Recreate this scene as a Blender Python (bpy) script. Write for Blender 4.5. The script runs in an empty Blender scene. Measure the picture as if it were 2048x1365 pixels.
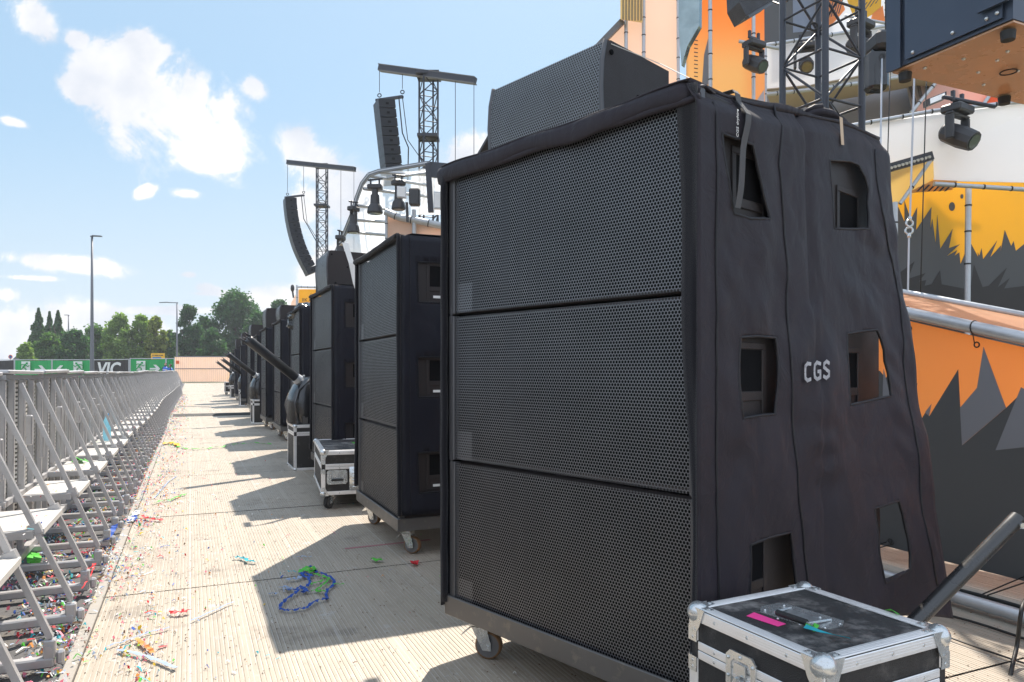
import bpy, math, random
from mathutils import Vector, Matrix, noise, geometry
R = math.radians
random.seed(7)
D = bpy.data
scene = bpy.context.scene
COL = scene.collection

# ------------------------------------------------------------------ camera
F = 1450.0; CX = 1024.0; HZ = 742.0; CH = 1.17          # focal length, horizon row (photo pixels), eye height
cam_d = D.cameras.new('camera'); cam = D.objects.new('camera', cam_d); COL.objects.link(cam)
cam.location = (0, 0, CH); cam.rotation_euler = (R(90), 0, 0)
cam_d.sensor_width = 36.0; cam_d.lens = 36.0*F/2048
cam_d.shift_y = (HZ-682.5)/2048; cam_d.clip_start = .05; cam_d.clip_end = 5000
scene.camera = cam
scene.render.resolution_x = 1024; scene.render.resolution_y = 682

# ------------------------------------------------------------------ light
SUN_EL = R(53); SUN_AZ = R(9.5)                      # azimuth from +Y towards +X
sun_d = D.lights.new('sun', 'SUN'); sun_o = D.objects.new('sun', sun_d); COL.objects.link(sun_o)
sun_d.energy = 4.2; sun_d.angle = R(.55); sun_d.color = (1, .91, .80)
sdir = Vector((math.sin(SUN_AZ)*math.cos(SUN_EL), math.cos(SUN_AZ)*math.cos(SUN_EL), math.sin(SUN_EL)))
sun_o.rotation_euler = sdir.to_track_quat('Z', 'Y').to_euler()
sun_o.location = (10, 20, 30)

scene.view_settings.view_transform = 'Standard'; scene.view_settings.look = 'None'
scene.view_settings.exposure = 1.12; scene.view_settings.gamma = 1
scene.cycles.max_bounces = 7; scene.cycles.transparent_max_bounces = 24
scene.cycles.use_denoising = True
scene.cycles.sample_clamp_indirect = 6

# node helpers -----------------------------------------------------
class NT:
    def __init__(s, tree): s.t = tree; s.n = tree.nodes; s.l = tree.links
    def node(s, typ, **kw):
        n = s.n.new(typ)
        for k, v in kw.items(): setattr(n, k, v)
        return n
    def put(s, sock, v):
        if hasattr(v, 'links') or hasattr(v, 'is_linked'): s.l.new(v, sock)
        elif v is not None: sock.default_value = v
    def m(s, op, a, b=None, c=None, clamp=False):
        n = s.node('ShaderNodeMath', operation=op); n.use_clamp = clamp
        s.put(n.inputs[0], a)
        if b is not None: s.put(n.inputs[1], b)
        if c is not None: s.put(n.inputs[2], c)
        return n.outputs[0]
    def mix(s, f, a, b, blend='MIX'):
        n = s.node('ShaderNodeMix', data_type='RGBA', blend_type=blend)
        s.put(n.inputs[0], f)
        s.put(n.inputs[6], a if not isinstance(a, tuple) else (*a, 1)[:4])
        s.put(n.inputs[7], b if not isinstance(b, tuple) else (*b, 1)[:4])
        return n.outputs[2]
    def step(s, v, lo, hi, a=0., b=1.):
        n = s.node('ShaderNodeMapRange', interpolation_type='SMOOTHSTEP')
        s.put(n.inputs[0], v); s.put(n.inputs[1], lo); s.put(n.inputs[2], hi); s.put(n.inputs[3], a); s.put(n.inputs[4], b)
        return n.outputs[0]
    def noise(s, vec, scale, detail=4, rough=.55, dim='3D', dist=0.):
        n = s.node('ShaderNodeTexNoise', noise_dimensions=dim)
        if vec is not None: s.put(n.inputs['Vector'], vec)
        n.inputs['Scale'].default_value = scale; n.inputs['Detail'].default_value = detail
        n.inputs['Roughness'].default_value = rough; n.inputs['Distortion'].default_value = dist
        return n.outputs[0]
    def comb(s, x, y, z):
        n = s.node('ShaderNodeCombineXYZ'); s.put(n.inputs[0], x); s.put(n.inputs[1], y); s.put(n.inputs[2], z); return n.outputs[0]
    def sep(s, v):
        n = s.node('ShaderNodeSeparateXYZ'); s.put(n.inputs[0], v); return n.outputs
    def bump(s, h, strength=.3, dist=.01):
        n = s.node('ShaderNodeBump'); n.inputs['Strength'].default_value = strength; n.inputs['Distance'].default_value = dist
        s.put(n.inputs['Height'], h); return n.outputs[0]

# ------------------------------------------------------------------ world: sky + clouds
world = D.worlds.new("World"); scene.world = world; world.use_nodes = True
w = NT(world.node_tree); w.n.clear()
sky = w.node('ShaderNodeTexSky', sky_type='NISHITA'); sky.sun_disc = False
sky.sun_elevation = SUN_EL; sky.sun_rotation = SUN_AZ; sky.air_density = 1.0; sky.dust_density = 1.2; sky.ozone_density = 1.6
tc = w.node('ShaderNodeTexCoord').outputs['Generated']
sx, sy, sz = w.sep(tc)
yy = w.m('MAXIMUM', w.m('ABSOLUTE', sy), .05)
U = w.m('DIVIDE', sx, yy); V = w.m('DIVIDE', sz, yy)
UV = w.comb(U, V, 0)
n1 = w.noise(UV, 8.0, 10, .66, dist=.6); n2 = w.noise(UV, 3.2, 3, .5)
CL = [  # photo-measured sky clouds: centre x,y, radii, tilt (deg), softness
 (235,165,115,70,32),(300,205,150,100,34),(380,225,125,95,36),(440,285,85,70,38),(290,105,55,45,15),(400,315,95,42,22),(155,185,45,25,25),
 (75,40,60,42,38),(150,78,34,24,30),(510,175,38,27,30),(595,285,52,42,30),(640,330,75,50,40),(690,385,85,75,30),(620,400,40,40,0),
 (940,305,60,42,-25),(130,528,150,20,6),(55,556,70,7,3),(28,245,34,12,14),(290,385,24,13,-20),(375,388,36,13,5),
 (60,660,140,58,0),(150,640,90,42,0),(228,640,30,34,0),(260,665,150,36,0),(10,590,30,18,10),(430,582,42,12,15),(455,588,30,14,0),(377,550,18,7,0),
 (700,560,120,90,0),(330,622,110,10,0),(560,600,120,40,0),(15,690,60,50,0),(470,590,90,5,2)]
acc = None
for (px, py, rx, ry, tl) in CL:
    cu, cv = (px-CX)/F, (HZ-py)/F
    du = w.m('SUBTRACT', U, cu); dv = w.m('SUBTRACT', V, cv)
    c_, s_ = math.cos(R(-tl)), math.sin(R(-tl))
    a_ = w.m('ADD', w.m('MULTIPLY', du, c_*F/rx), w.m('MULTIPLY', dv, s_*F/rx))
    b_ = w.m('ADD', w.m('MULTIPLY', du, -s_*F/ry), w.m('MULTIPLY', dv, c_*F/ry))
    r_ = w.m('SQRT', w.m('ADD', w.m('MULTIPLY', a_, a_), w.m('MULTIPLY', b_, b_)))
    k = w.m('SUBTRACT', 1.0, r_)
    k = w.m('MAXIMUM', k, -1.5)
    acc = k if acc is None else w.m('MAXIMUM', acc, k)
dens = w.m('ADD', w.m('MULTIPLY', acc, 1.55), w.m('ADD', w.m('MULTIPLY', w.m('SUBTRACT', n1, .53), 4.4), w.m('MULTIPLY', w.m('SUBTRACT', w.noise(UV, 30.0, 7, .65), .5), 1.5)))
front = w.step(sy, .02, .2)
# behind the camera: unseen clouds added as fill for the shaded faces
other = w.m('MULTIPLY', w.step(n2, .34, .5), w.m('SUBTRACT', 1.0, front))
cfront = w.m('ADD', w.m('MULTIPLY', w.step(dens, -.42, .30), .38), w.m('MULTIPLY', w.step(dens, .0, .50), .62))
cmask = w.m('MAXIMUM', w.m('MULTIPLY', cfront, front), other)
cshade = w.step(w.noise(UV, 6.0, 5, .5), .35, .62, .0, 1.)
ccol = w.mix(cshade, (5.5, 5.8, 6.5, 1), (7.9, 7.8, 7.7, 1))
skyc = w.mix(.72, w.mix(1.0, sky.outputs[0], (1.15, 1.2, 1.2, 1), 'MULTIPLY'), (3.35, 4.95, 6.4, 1))
hz = w.step(V, .0, .40, .75, .0)
skyc = w.mix(hz, skyc, (5.6, 6.2, 6.8, 1))
ccol = w.mix(front, (8.4, 9.4, 11.2, 1), ccol)              # added clouds behind the camera, made far brighter to lift the shade
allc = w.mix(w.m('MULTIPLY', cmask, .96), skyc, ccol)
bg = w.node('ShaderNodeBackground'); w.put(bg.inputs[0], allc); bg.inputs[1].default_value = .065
wo = w.node('ShaderNodeOutputWorld'); w.l.new(bg.outputs[0], wo.inputs[0])

# ------------------------------------------------------------------ materials
MATS = {}
def mat(name, col, rough=.6, metal=0., var=.15, scale=8., bump=.0, bscale=60., spec=.5, dirt=None, dirtcol=(.25,.22,.18), trans=0., tcol=None, sheen=0.):
    if name in MATS: return MATS[name]
    m = D.materials.new(name); m.use_nodes = True; t = NT(m.node_tree); t.n.clear()
    out = t.node('ShaderNodeOutputMaterial'); p = t.node('ShaderNodeBsdfPrincipled')
    co = t.node('ShaderNodeTexCoord').outputs['Object']
    n = t.noise(co, scale, 5, .6)
    c = t.mix(n, tuple(x*(1-var) for x in col), tuple(min(1, x*(1+var)) for x in col))
    if dirt:
        dn = t.noise(co, dirt[0], 7, .7); c = t.mix(t.step(dn, dirt[1], dirt[2], 0, dirt[3]), c, dirtcol)
    t.put(p.inputs['Base Color'], c)
    t.put(p.inputs['Roughness'], t.step(n, .2, .8, max(.02, rough-.08), min(1, rough+.08)))
    p.inputs['Metallic'].default_value = metal; p.inputs['Specular IOR Level'].default_value = spec
    if sheen: p.inputs['Sheen Weight'].default_value = sheen
    if bump: t.put(p.inputs['Normal'], t.bump(t.noise(co, bscale, 4, .6), bump, .01))
    res = p.outputs[0]
    if trans:
        tr = t.node('ShaderNodeBsdfTranslucent'); 
        t.put(tr.inputs[0], t.mix(1.0, c, (*(tcol or (1,1,1)), 1), 'MULTIPLY') )
        mx = t.node('ShaderNodeMixShader'); mx.inputs[0].default_value = trans
        t.l.new(res, mx.inputs[1]); t.l.new(tr.outputs[0], mx.inputs[2]); res = mx.outputs[0]
    t.l.new(res, out.inputs[0])
    MATS[name] = m; return m

def cloth_folds(m, s=1.):
    # creased, woven look for loose covers: ridged noise for folds, fine crossing threads
    t = NT(m.node_tree); p = next(n for n in t.n if n.type == 'BSDF_PRINCIPLED'); co = t.node('ShaderNodeTexCoord').outputs['Object']; x, y, z = t.sep(co)
    v = t.comb(t.m('MULTIPLY', x, 1.6), t.m('MULTIPLY', y, 1.6), t.m('MULTIPLY', z, .8))
    r1 = t.m('ABSOLUTE', t.m('SUBTRACT', t.noise(v, 1.9*s, 3, .5, dist=.5), .5)); r2 = t.m('ABSOLUTE', t.m('SUBTRACT', t.noise(co, 9*s, 4, .6, dist=1.2), .5))
    h = t.m('ADD', t.m('MULTIPLY', t.step(r1, 0, .10), .7), t.m('MULTIPLY', t.step(r2, 0, .16), .16))
    h = t.m('ADD', h, t.m('MULTIPLY', t.noise(co, 260, 2, .5), .07))
    t.put(p.inputs['Normal'], t.bump(h, .42, .012)); return m
def grille_mat(name, col, pitch=.0121, hole=.0046, rough=.42, patch=True):
    m = D.materials.new(name); m.use_nodes = True; t = NT(m.node_tree); t.n.clear()
    out = t.node('ShaderNodeOutputMaterial'); p = t.node('ShaderNodeBsdfPrincipled')
    co = t.node('ShaderNodeTexCoord').outputs['Object']
    x, y, z = t.sep(co)
    gx, gz = pitch, pitch*1.732
    def lat(ox, oz):
        a = t.m('SUBTRACT', t.m('FRACT', t.m('ADD', t.m('DIVIDE', y, gx), ox+50)), .5)
        b = t.m('SUBTRACT', t.m('FRACT', t.m('ADD', t.m('DIVIDE', z, gz), oz+50)), .5)
        a = t.m('MULTIPLY', a, gx); b = t.m('MULTIPLY', b, gz)
        return t.m('SQRT', t.m('ADD', t.m('MULTIPLY', a, a), t.m('MULTIPLY', b, b)))
    d = t.m('MINIMUM', lat(0, 0), lat(.5, .5))
    rad = hole
    if patch:
        pm = t.m('MULTIPLY', t.m('GREATER_THAN', y, .46), t.m('LESS_THAN', z, .125))
        pm = t.m('MULTIPLY', pm, t.m('LESS_THAN', y, .555))
        rad = t.m('SUBTRACT', hole, t.m('MULTIPLY', pm, hole*.30))
    # margins stay solid
    op = t.step(t.m('SUBTRACT', d, rad), -.0005, .0005)
    n = t.noise(co, 5., 5, .6); n3 = t.noise(co, 150., 2, .6)
    c = t.mix(n, tuple(x*.75 for x in col), tuple(x*1.3 for x in col))
    c = t.mix(t.step(n3, .72, .78, 0, .6), c, (.4, .38, .36))
    t.put(p.inputs['Base Color'], c); p.inputs['Roughness'].default_value = rough; p.inputs['Specular IOR Level'].default_value = .8
    p.inputs['Metallic'].default_value = .6; t.put(p.inputs['Normal'], t.bump(t.noise(co, 2.6, 4, .6), .35, .02))
    tr = t.node('ShaderNodeBsdfTransparent'); mx = t.node('ShaderNodeMixShader')
    t.put(mx.inputs[0], op); t.l.new(tr.outputs[0], mx.inputs[1]); t.l.new(p.outputs[0], mx.inputs[2]); t.l.new(mx.outputs[0], out.inputs[0])
    MATS[name] = m; return m

M_grille = grille_mat('perforated_steel', (.125, .128, .138))
M_grille2 = grille_mat('fine_perforated_steel', (.19, .195, .20), .0121, .0045, .4, False)
M_foam = mat('black_foam', (.006,.006,.007), .95, spec=.1)
M_cab = mat('cabinet_paint', (.026,.021,.021), .5, spec=.35, bump=.25, bscale=400)
M_frame = mat('dark_frame_metal', (.085,.085,.09), .38, .35, dirt=(30,.62,.72,.5))
M_cloth = mat('nylon_cover', (.0195,.0155,.0215), .62, var=.4, scale=3, bump=.12, bscale=60, spec=.28, dirt=(3.2,.54,.76,.35), dirtcol=(.062,.052,.052), sheen=.03)
M_cloth2 = mat('nylon_cover_navy', (.0085,.0092,.016), .48, var=.25, scale=5, bump=.12, bscale=60, spec=.25, sheen=.03)
M_fuzz = mat('fleece_edge', (.012,.012,.016), .95, bump=.6, bscale=700, spec=.1, sheen=.15)
M_pipe_trim = mat('seam_piping', (.007,.006,.009), .6)
cloth_folds(M_cloth); cloth_folds(M_cloth2)
M_alu = mat('aluminium_extrusion', (.82,.81,.80), .36, .45, var=.12, scale=12, dirt=(25,.6,.75,.5), dirtcol=(.35,.33,.30))
M_zinc = mat('zinc_plate', (.60,.62,.62), .26, .75, var=.2, scale=30)
M_galv = mat('galvanised_tube', (.46,.48,.5), .42, .5, var=.2, scale=14, dirt=(40,.6,.75,.4))
M_barr = mat('barrier_aluminium', (.45,.45,.46), .42, .5, var=.2, scale=9, dirt=(18,.55,.75,.5), dirtcol=(.2,.17,.14))
M_barr_top = mat('step_aluminium', (.52,.51,.49), .5, .3, var=.12, scale=9, dirt=(18,.6,.75,.5), dirtcol=(.3,.27,.22))
M_lam = mat('black_laminate', (.022,.021,.021), .55, bump=.7, bscale=350, dirt=(9,.5,.75,.35), dirtcol=(.28,.26,.24))
M_lamtop = mat('dusty_black_laminate', (.03,.03,.031), .6, bump=.8, bscale=350, dirt=(7,.46,.66,.75), dirtcol=(.36,.34,.32))
M_dolly = mat('dolly_steel', (.13,.125,.12), .45, .5, dirt=(20,.55,.7,.5))
M_tyre = mat('polyurethane_tyre', (.22,.12,.055), .5)
M_hub = mat('wheel_hub', (.16,.16,.165), .45, .5)
M_rubber = mat('black_rubber', (.02,.02,.02), .7)
M_truss = mat('black_truss', (.030,.033,.044), .5, .1, dirt=(30,.62,.7,.4))
M_blackbag = mat('glossy_black_bag', (.009,.010,.012), .2, bump=.5, bscale=7, spec=.7)
M_fixture = mat('fixture_black', (.03,.03,.033), .5)
M_lens = mat('lens_glass', (.03,.06,.055), .08, spec=1.)
M_white = mat('white_tarp', (.9,.9,.9), .6, var=.02, scale=1.2, trans=.34, bump=.4, bscale=1.3, dirt=(1.2,.55,.9,.25), dirtcol=(.55,.56,.58))
M_film = None
M_peach = mat('peach_banner', (.90,.74,.63), .6, var=.06, scale=.8, trans=.55, bump=.5, bscale=1.6, dirt=(.9,.5,.8,.25), dirtcol=(.62,.48,.40))
M_orange = mat('orange_banner', (.95,.50,.19), .55, var=.08, scale=.9, trans=.68, bump=.35, bscale=1.6)
M_ochre = mat('ochre_banner', (.78,.45,.14), .55, var=.06, scale=.6, trans=.5)
M_yellow = mat('yellow_banner', (.86,.56,.05), .55, var=.08, scale=.8, trans=.45, bump=.5, bscale=1.6, dirt=(1.1,.5,.8,.22), dirtcol=(.55,.34,.08))
M_cream = mat('cream_banner', (.88,.72,.34), .6, var=.05, scale=1, trans=.5)
M_pink = mat('pink_banner', (.88,.56,.48), .6, var=.05, scale=1, trans=.45)
M_red = mat('vermilion_banner', (.8,.17,.05), .6, var=.05, scale=1, trans=.4)
M_pgrey = mat('print_dark_grey', (.08,.083,.086), .55, var=.08, scale=2, trans=.12)
M_pgrey2 = mat('print_mid_grey', (.21,.215,.235), .55, var=.08, scale=2, trans=.12)
M_pblack = mat('print_black', (.028,.025,.024), .55, trans=.1)
M_plilac = mat('print_pale_grey', (.55,.53,.56), .55, trans=.25)
M_tan = mat('tan_soffit', (.42,.34,.25), .7, trans=.1)
M_green = mat('exit_green', (.01,.38,.10), .5, trans=.15, var=.08, scale=1)
M_printwhite = mat('print_white', (.85,.85,.83), .6, trans=.2)
M_pinktape = mat('pink_tape', (.95,.06,.30), .6)
M_underlit = mat('copper_plywood', (.55,.30,.16), .26, var=.3, scale=3, bump=.2, bscale=9, spec=.7)  # orange light reflected on the cabinet's underside is put into this colour
M_bluesteel = mat('blue_black_plate', (.045,.06,.09), .36, .2)
M_bright = mat('white_strap', (.72,.70,.66), .7)
M_rope = mat('steel_rope', (.5,.5,.52), .4, .7)
M_cable = mat('black_cable', (.012,.012,.012), .55)
M_sign = mat('sign_yellow', (.85,.45,.01), .5)
M_signblue = mat('sign_blue', (.02,.16,.42), .5)
M_pole = mat('lamp_post_grey', (.15,.155,.175), .5, .3)
M_bark = mat('bark', (.09,.07,.05), .9, bump=.6, bscale=20)
# ------------------------------------------------------------------ geometry helpers
WM = {}                                                  # world matrix kept per object (identity for the world)
def tag(o, label=None, cat=None, group=None, kind=None):
    if label: o['label'] = label
    if cat: o['category'] = cat
    if group: o['group'] = group
    if kind: o['kind'] = kind
    return o
def thing(name, loc, label, cat, group=None, rz=0.):
    o = D.objects.new(name, None); COL.objects.link(o); o.empty_display_size = .1
    o.location = loc; o.rotation_euler = (0, 0, rz)
    WM[o] = Matrix.Translation(Vector(loc)) @ Matrix.Rotation(rz, 4, 'Z')
    return tag(o, label, cat, group)
def frame_of(d, up=Vector((0,0,1))):
    d = Vector(d).normalized()
    if abs(d.dot(up)) > .98: up = Vector((0,1,0))
    a = d.cross(up).normalized(); b = a.cross(d).normalized()
    return a, b, d
class MB:
    def __init__(s): s.v = []; s.f = []; s.m = []; s.cur = 0
    def mat(s, i): s.cur = i; return s
    def add(s, vs, fs):
        o = len(s.v); s.v += [Vector(v) for v in vs]
        for f in fs: s.f.append([i+o for i in f]); s.m.append(s.cur)
        return s
    def box(s, lo, hi, bev=0.):
        x0,y0,z0 = lo; x1,y1,z1 = hi
        if bev <= 0:
            vs = [(x0,y0,z0),(x1,y0,z0),(x1,y1,z0),(x0,y1,z0),(x0,y0,z1),(x1,y0,z1),(x1,y1,z1),(x0,y1,z1)]
            return s.add(vs, [(0,3,2,1),(4,5,6,7),(0,1,5,4),(1,2,6,5),(2,3,7,6),(3,0,4,7)])
        b = min(bev, (x1-x0)/2.01, (y1-y0)/2.01, (z1-z0)/2.01); vs = []; idx = {}
        X = (x0, x0+b, x1-b, x1); Y = (y0, y0+b, y1-b, y1); Z = (z0, z0+b, z1-b, z1)
        def I(i,j,k):
            if (i,j,k) not in idx: idx[(i,j,k)] = len(vs); vs.append((X[i],Y[j],Z[k]))
            return idx[(i,j,k)]
        fs = []
        for (k, fl) in ((0, 1), (3, 0)):
            for q in ([(1,1,k),(2,1,k),(2,2,k),(1,2,k)],): fs.append([I(*c) for c in (q[::-1] if fl else q)])
            q = [(k,1,1),(k,2,1),(k,2,2),(k,1,2)]; fs.append([I(*c) for c in (q[::-1] if fl else q)])
            q = [(1,k,1),(1,k,2),(2,k,2),(2,k,1)]; fs.append([I(*c) for c in (q[::-1] if fl else q)])
        for a in (0,3):
            a1 = 1 if a == 0 else 2
            for c in (0,3):
                c1 = 1 if c == 0 else 2
                e = (a == 0) != (c == 0)
                q = [(a,c1,1),(a,c1,2),(a1,c,2),(a1,c,1)]; fs.append([I(*z) for z in (q if e else q[::-1])])
                q = [(a,1,c1),(a1,1,c),(a1,2,c),(a,2,c1)]; fs.append([I(*z) for z in (q if e else q[::-1])])
                q = [(1,a,c1),(2,a,c1),(2,a1,c),(1,a1,c)]; fs.append([I(*z) for z in (q if e else q[::-1])])
                for d_ in (0,3):
                    d1 = 1 if d_ == 0 else 2
                    q = [(a,c1,d1),(a1,c,d1),(a1,c1,d_)]; e2 = ((a==3)+(c==3)+(d_==3)) % 2 == 1
                    fs.append([I(*z) for z in (q if e2 else q[::-1])])
        return s.add(vs, fs)
    def tube(s, pts, r, n=8, caps=True, sq=False):
        pts = [Vector(p) for p in pts]; rs = r if isinstance(r, (list, tuple)) else [r]*len(pts)
        vs = []; up = None
        for i, p in enumerate(pts):
            d = (pts[min(i+1, len(pts)-1)]-pts[max(i-1, 0)])
            if up is None: a, b, d = frame_of(d)
            else:
                d.normalize(); a = (up - d*up.dot(d)).normalized(); b = a.cross(d)
            up = a
            for k in range(n):
                t = 2*math.pi*(k+.5)/n; vs.append(p + a*rs[i]*math.cos(t) + b*rs[i]*math.sin(t))
        fs = []
        for i in range(len(pts)-1):
            for k in range(n):
                k2 = (k+1) % n; fs.append((i*n+k, i*n+k2, (i+1)*n+k2, (i+1)*n+k))
        if caps: fs.append(tuple(range(n))[::-1]); fs.append(tuple((len(pts)-1)*n+k for k in range(n)))
        return s.add(vs, fs)
    def bar(s, p0, p1, wd, ht, up=(0,0,1)):
        p0 = Vector(p0); p1 = Vector(p1); a, b, d = frame_of(p1-p0, Vector(up))
        vs = []
        for p in (p0, p1):
            for (i, j) in ((-1,-1),(1,-1),(1,1),(-1,1)): vs.append(p + a*wd/2*i + b*ht/2*j)
        return s.add(vs, [(0,1,2,3)[::-1],(4,5,6,7),(0,1,5,4),(1,2,6,5),(2,3,7,6),(3,0,4,7)])
    def slab(s, poly, th, nrm=None):
        """flat polygon with a real thickness"""
        P = [Vector(p) for p in poly]
        if nrm is None:
            nrm = Vector((0,0,0))
            for i in range(len(P)): nrm += P[i].cross(P[(i+1) % len(P)])
            nrm.normalize()
        nrm = Vector(nrm)*th; n = len(P)
        tris = geometry.tessellate_polygon([P])
        vs = P + [p-nrm for p in P]
        fs = [tuple(t) for t in tris] + [tuple(i+n for i in t[::-1]) for t in tris] + [(i, (i+1) % n, (i+1) % n+n, i+n) for i in range(n)]
        return s.add(vs, fs)
    def ball(s, c, r, nu=10, nv=7, sc=(1,1,1), nz=0., seed=0):
        c = Vector(c); vs = []; fs = []
        for j in range(nv+1):
            th = math.pi*j/nv
            for i in range(nu):
                ph = 2*math.pi*i/nu; d = Vector((math.sin(th)*math.cos(ph), math.sin(th)*math.sin(ph), math.cos(th)))
                k = r*(1+(noise.noise(d*2.3+Vector((seed,0,0)))*nz if nz else 0))
                vs.append(c + Vector((d.x*k*sc[0], d.y*k*sc[1], d.z*k*sc[2])))
        for j in range(nv):
            for i in range(nu):
                i2 = (i+1) % nu; fs.append((j*nu+i, (j+1)*nu+i, (j+1)*nu+i2, j*nu+i2))
        return s.add(vs, fs)
    def disc(s, c, axis, r, th, n=18):
        c = Vector(c); ax = Vector(axis).normalized(); return s.tube([c-ax*th/2, c+ax*th/2], r, n)
    def ring(s, c, axis, R_, r, n=20, m=6):
        c = Vector(c); a, b, d = frame_of(axis)
        pts = [c + a*R_*math.cos(2*math.pi*i/n) + b*R_*math.sin(2*math.pi*i/n) for i in range(n+1)]
        return s.tube(pts, r, m, False)
    def build(s, name, mats, parent=None, smooth=False, world=True, label=None, solid=0., sm_angle=None):
        """world=True: coordinates given in the world; else in the parent's own frame"""
        me = D.meshes.new(name); mats = mats if isinstance(mats, (list, tuple)) else [mats]
        base = WM[parent] if parent else None
        vs = s.v
        if world and base: inv = base.inverted(); vs = [inv @ v for v in vs]
        org = Vector((0,0,0))
        if not parent and world and vs:
            n = len(vs); org = Vector((sum(v.x for v in vs)/n, sum(v.y for v in vs)/n, min(v.z for v in vs))); vs = [v-org for v in vs]
        me.from_pydata([tuple(v) for v in vs], [], s.f)
        for m_ in mats: me.materials.append(m_)
        me.polygons.foreach_set('material_index', s.m)
        if smooth: me.polygons.foreach_set('use_smooth', [True]*len(me.polygons))
        me.update()
        if sm_angle: me.set_sharp_from_angle(angle=R(sm_angle))
        o = D.objects.new(name, me); COL.objects.link(o)
        if parent: o.parent = parent; WM[o] = WM[parent]
        else: o.location = org; WM[o] = Matrix.Translation(org)
        if label: o['label'] = label
        if solid:
            md = o.modifiers.new('thickness', 'SOLIDIFY'); md.thickness = solid; md.offset = 0
        return o
KIDS = {}
def copy_tree(src, loc=None, rz=None, label=None, group=None, parent=None, drop=()):
    o = src.copy(); COL.objects.link(o)
    WM[o] = WM[src]
    if parent: o.parent = parent
    else:
        if loc is not None: o.location = loc
        if rz is not None: o.rotation_euler = (0, 0, rz)
        if label: o['label'] = label
        if group: o['group'] = group
    for ch in list(src.children):
        if any(ch.name.startswith(d_) for d_ in drop): continue
        copy_tree(ch, parent=o)
    return o

PD = Vector((-.4058, .914, 0)).normalized(); PR = Vector((PD.y, -PD.x, 0)); PA = math.atan2(-PD.x, PD.y)   # lane direction, its right-hand side, its heading
def AB(a, b, z=0.): return PR*a + PD*b + Vector((0,0,z))
def P(px, py, Y): return Vector(((px-CX)/F*Y, Y, CH-(py-HZ)/F*Y))
def G(px, py, z=0.):                                      # point at height z seen at this photo position
    Y = (CH-z)*F/(py-HZ); return Vector(((px-CX)/F*Y, Y, z))
def onA(px, py, a):                                       # point on the vertical plane at distance a right of the lane origin
    r = (px-CX)/F; Y = a/(PR.x*r+PR.y); return Vector((r*Y, Y, CH-(py-HZ)/F*Y))

# ------------------------------------------------------------------ ground, deck
def deck_material():
    m = D.materials.new('grooved_deck_planks'); m.use_nodes = True; t = NT(m.node_tree); t.n.clear()
    out = t.node('ShaderNodeOutputMaterial'); p = t.node('ShaderNodeBsdfPrincipled')
    co = t.node('ShaderNodeTexCoord').outputs['Object']; x, y, z = t.sep(co)
    plank = t.m('FLOOR', t.m('DIVIDE', x, .2)); panel = t.m('FLOOR', t.m('DIVIDE', y, 2.4))
    wn = t.node('ShaderNodeTexWhiteNoise', noise_dimensions='2D'); t.put(wn.inputs[0], t.comb(plank, panel, 0))
    stretched = t.comb(t.m('MULTIPLY', x, 22), t.m('MULTIPLY', y, 1.1), 0)
    n1_ = t.noise(stretched, 1., 6, .65); n2_ = t.noise(co, 1.7, 6, .7); n3_ = t.noise(co, 38., 4, .7)
    c = t.mix(n1_, (.26, .222, .175), (.43, .372, .295))
    c = t.mix(t.m('MULTIPLY', wn.outputs[0], .35), c, (.36, .30, .235))
    c = t.mix(t.step(n2_, .53, .68, 0, .65), c, (.15, .125, .10))          # trodden-in dirt
    c = t.mix(t.step(t.noise(co, 4., 5, .7), .60, .70, 0, .55), c, (.46, .46, .47))    # scuffed bare patches
    c = t.mix(t.step(n3_, .66, .72, 0, .65), c, (.09, .07, .05))
    ex = t.m('ABSOLUTE', t.m('SUBTRACT', t.m('FRACT', t.m('DIVIDE', x, .6)), .5))
    c = t.mix(t.step(ex, .485, .498, 0, .6), c, (.45, .42, .38))           # smooth edge strips of the boards
    gf = t.m('FRACT', t.m('DIVIDE', t.m('ADD', x, .40), .0185)); ew = t.m('ABSOLUTE', t.m('SUBTRACT', gf, .89)); worn = t.m('MULTIPLY', t.step(ew, .10, .13), t.step(ew, .26, .22))
    c = t.mix(t.m('MULTIPLY', worn, t.step(t.noise(t.comb(t.m('MULTIPLY', x, 60), t.m('MULTIPLY', y, 5), 0), 1., 4, .7), .38, .55, .1, .6)), c, (.58, .56, .53))   # bare edges beside each groove
    t.put(p.inputs['Base Color'], c); t.put(p.inputs['Roughness'], t.step(n2_, .3, .7, .42, .62)); p.inputs['Specular IOR Level'].default_value = .55
    t.put(p.inputs['Normal'], t.bump(t.noise(co, 90., 4, .6), .25, .004))
    t.l.new(p.outputs[0], out.inputs[0]); return m
M_deck = deck_material()
M_groundm = mat('dry_grass_ground', (.12,.12,.07), .9, var=.4, scale=.2, bump=.5, bscale=5)
M_mat = mat('dark_rubber_matting', (.085,.085,.088), .85, var=.3, scale=20, bump=.6, bscale=120, dirt=(5,.5,.7,.5), dirtcol=(.22,.19,.15))
M_kerbp = mat('pale_edge_plate', (.30,.28,.25), .6, .1, var=.2, scale=10, dirt=(10,.5,.7,.6))

mb = MB(); mb.box((-300,-60,-.5), (300,320,-.12)); g = mb.build('ground', M_groundm); tag(g, kind='structure')

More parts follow.
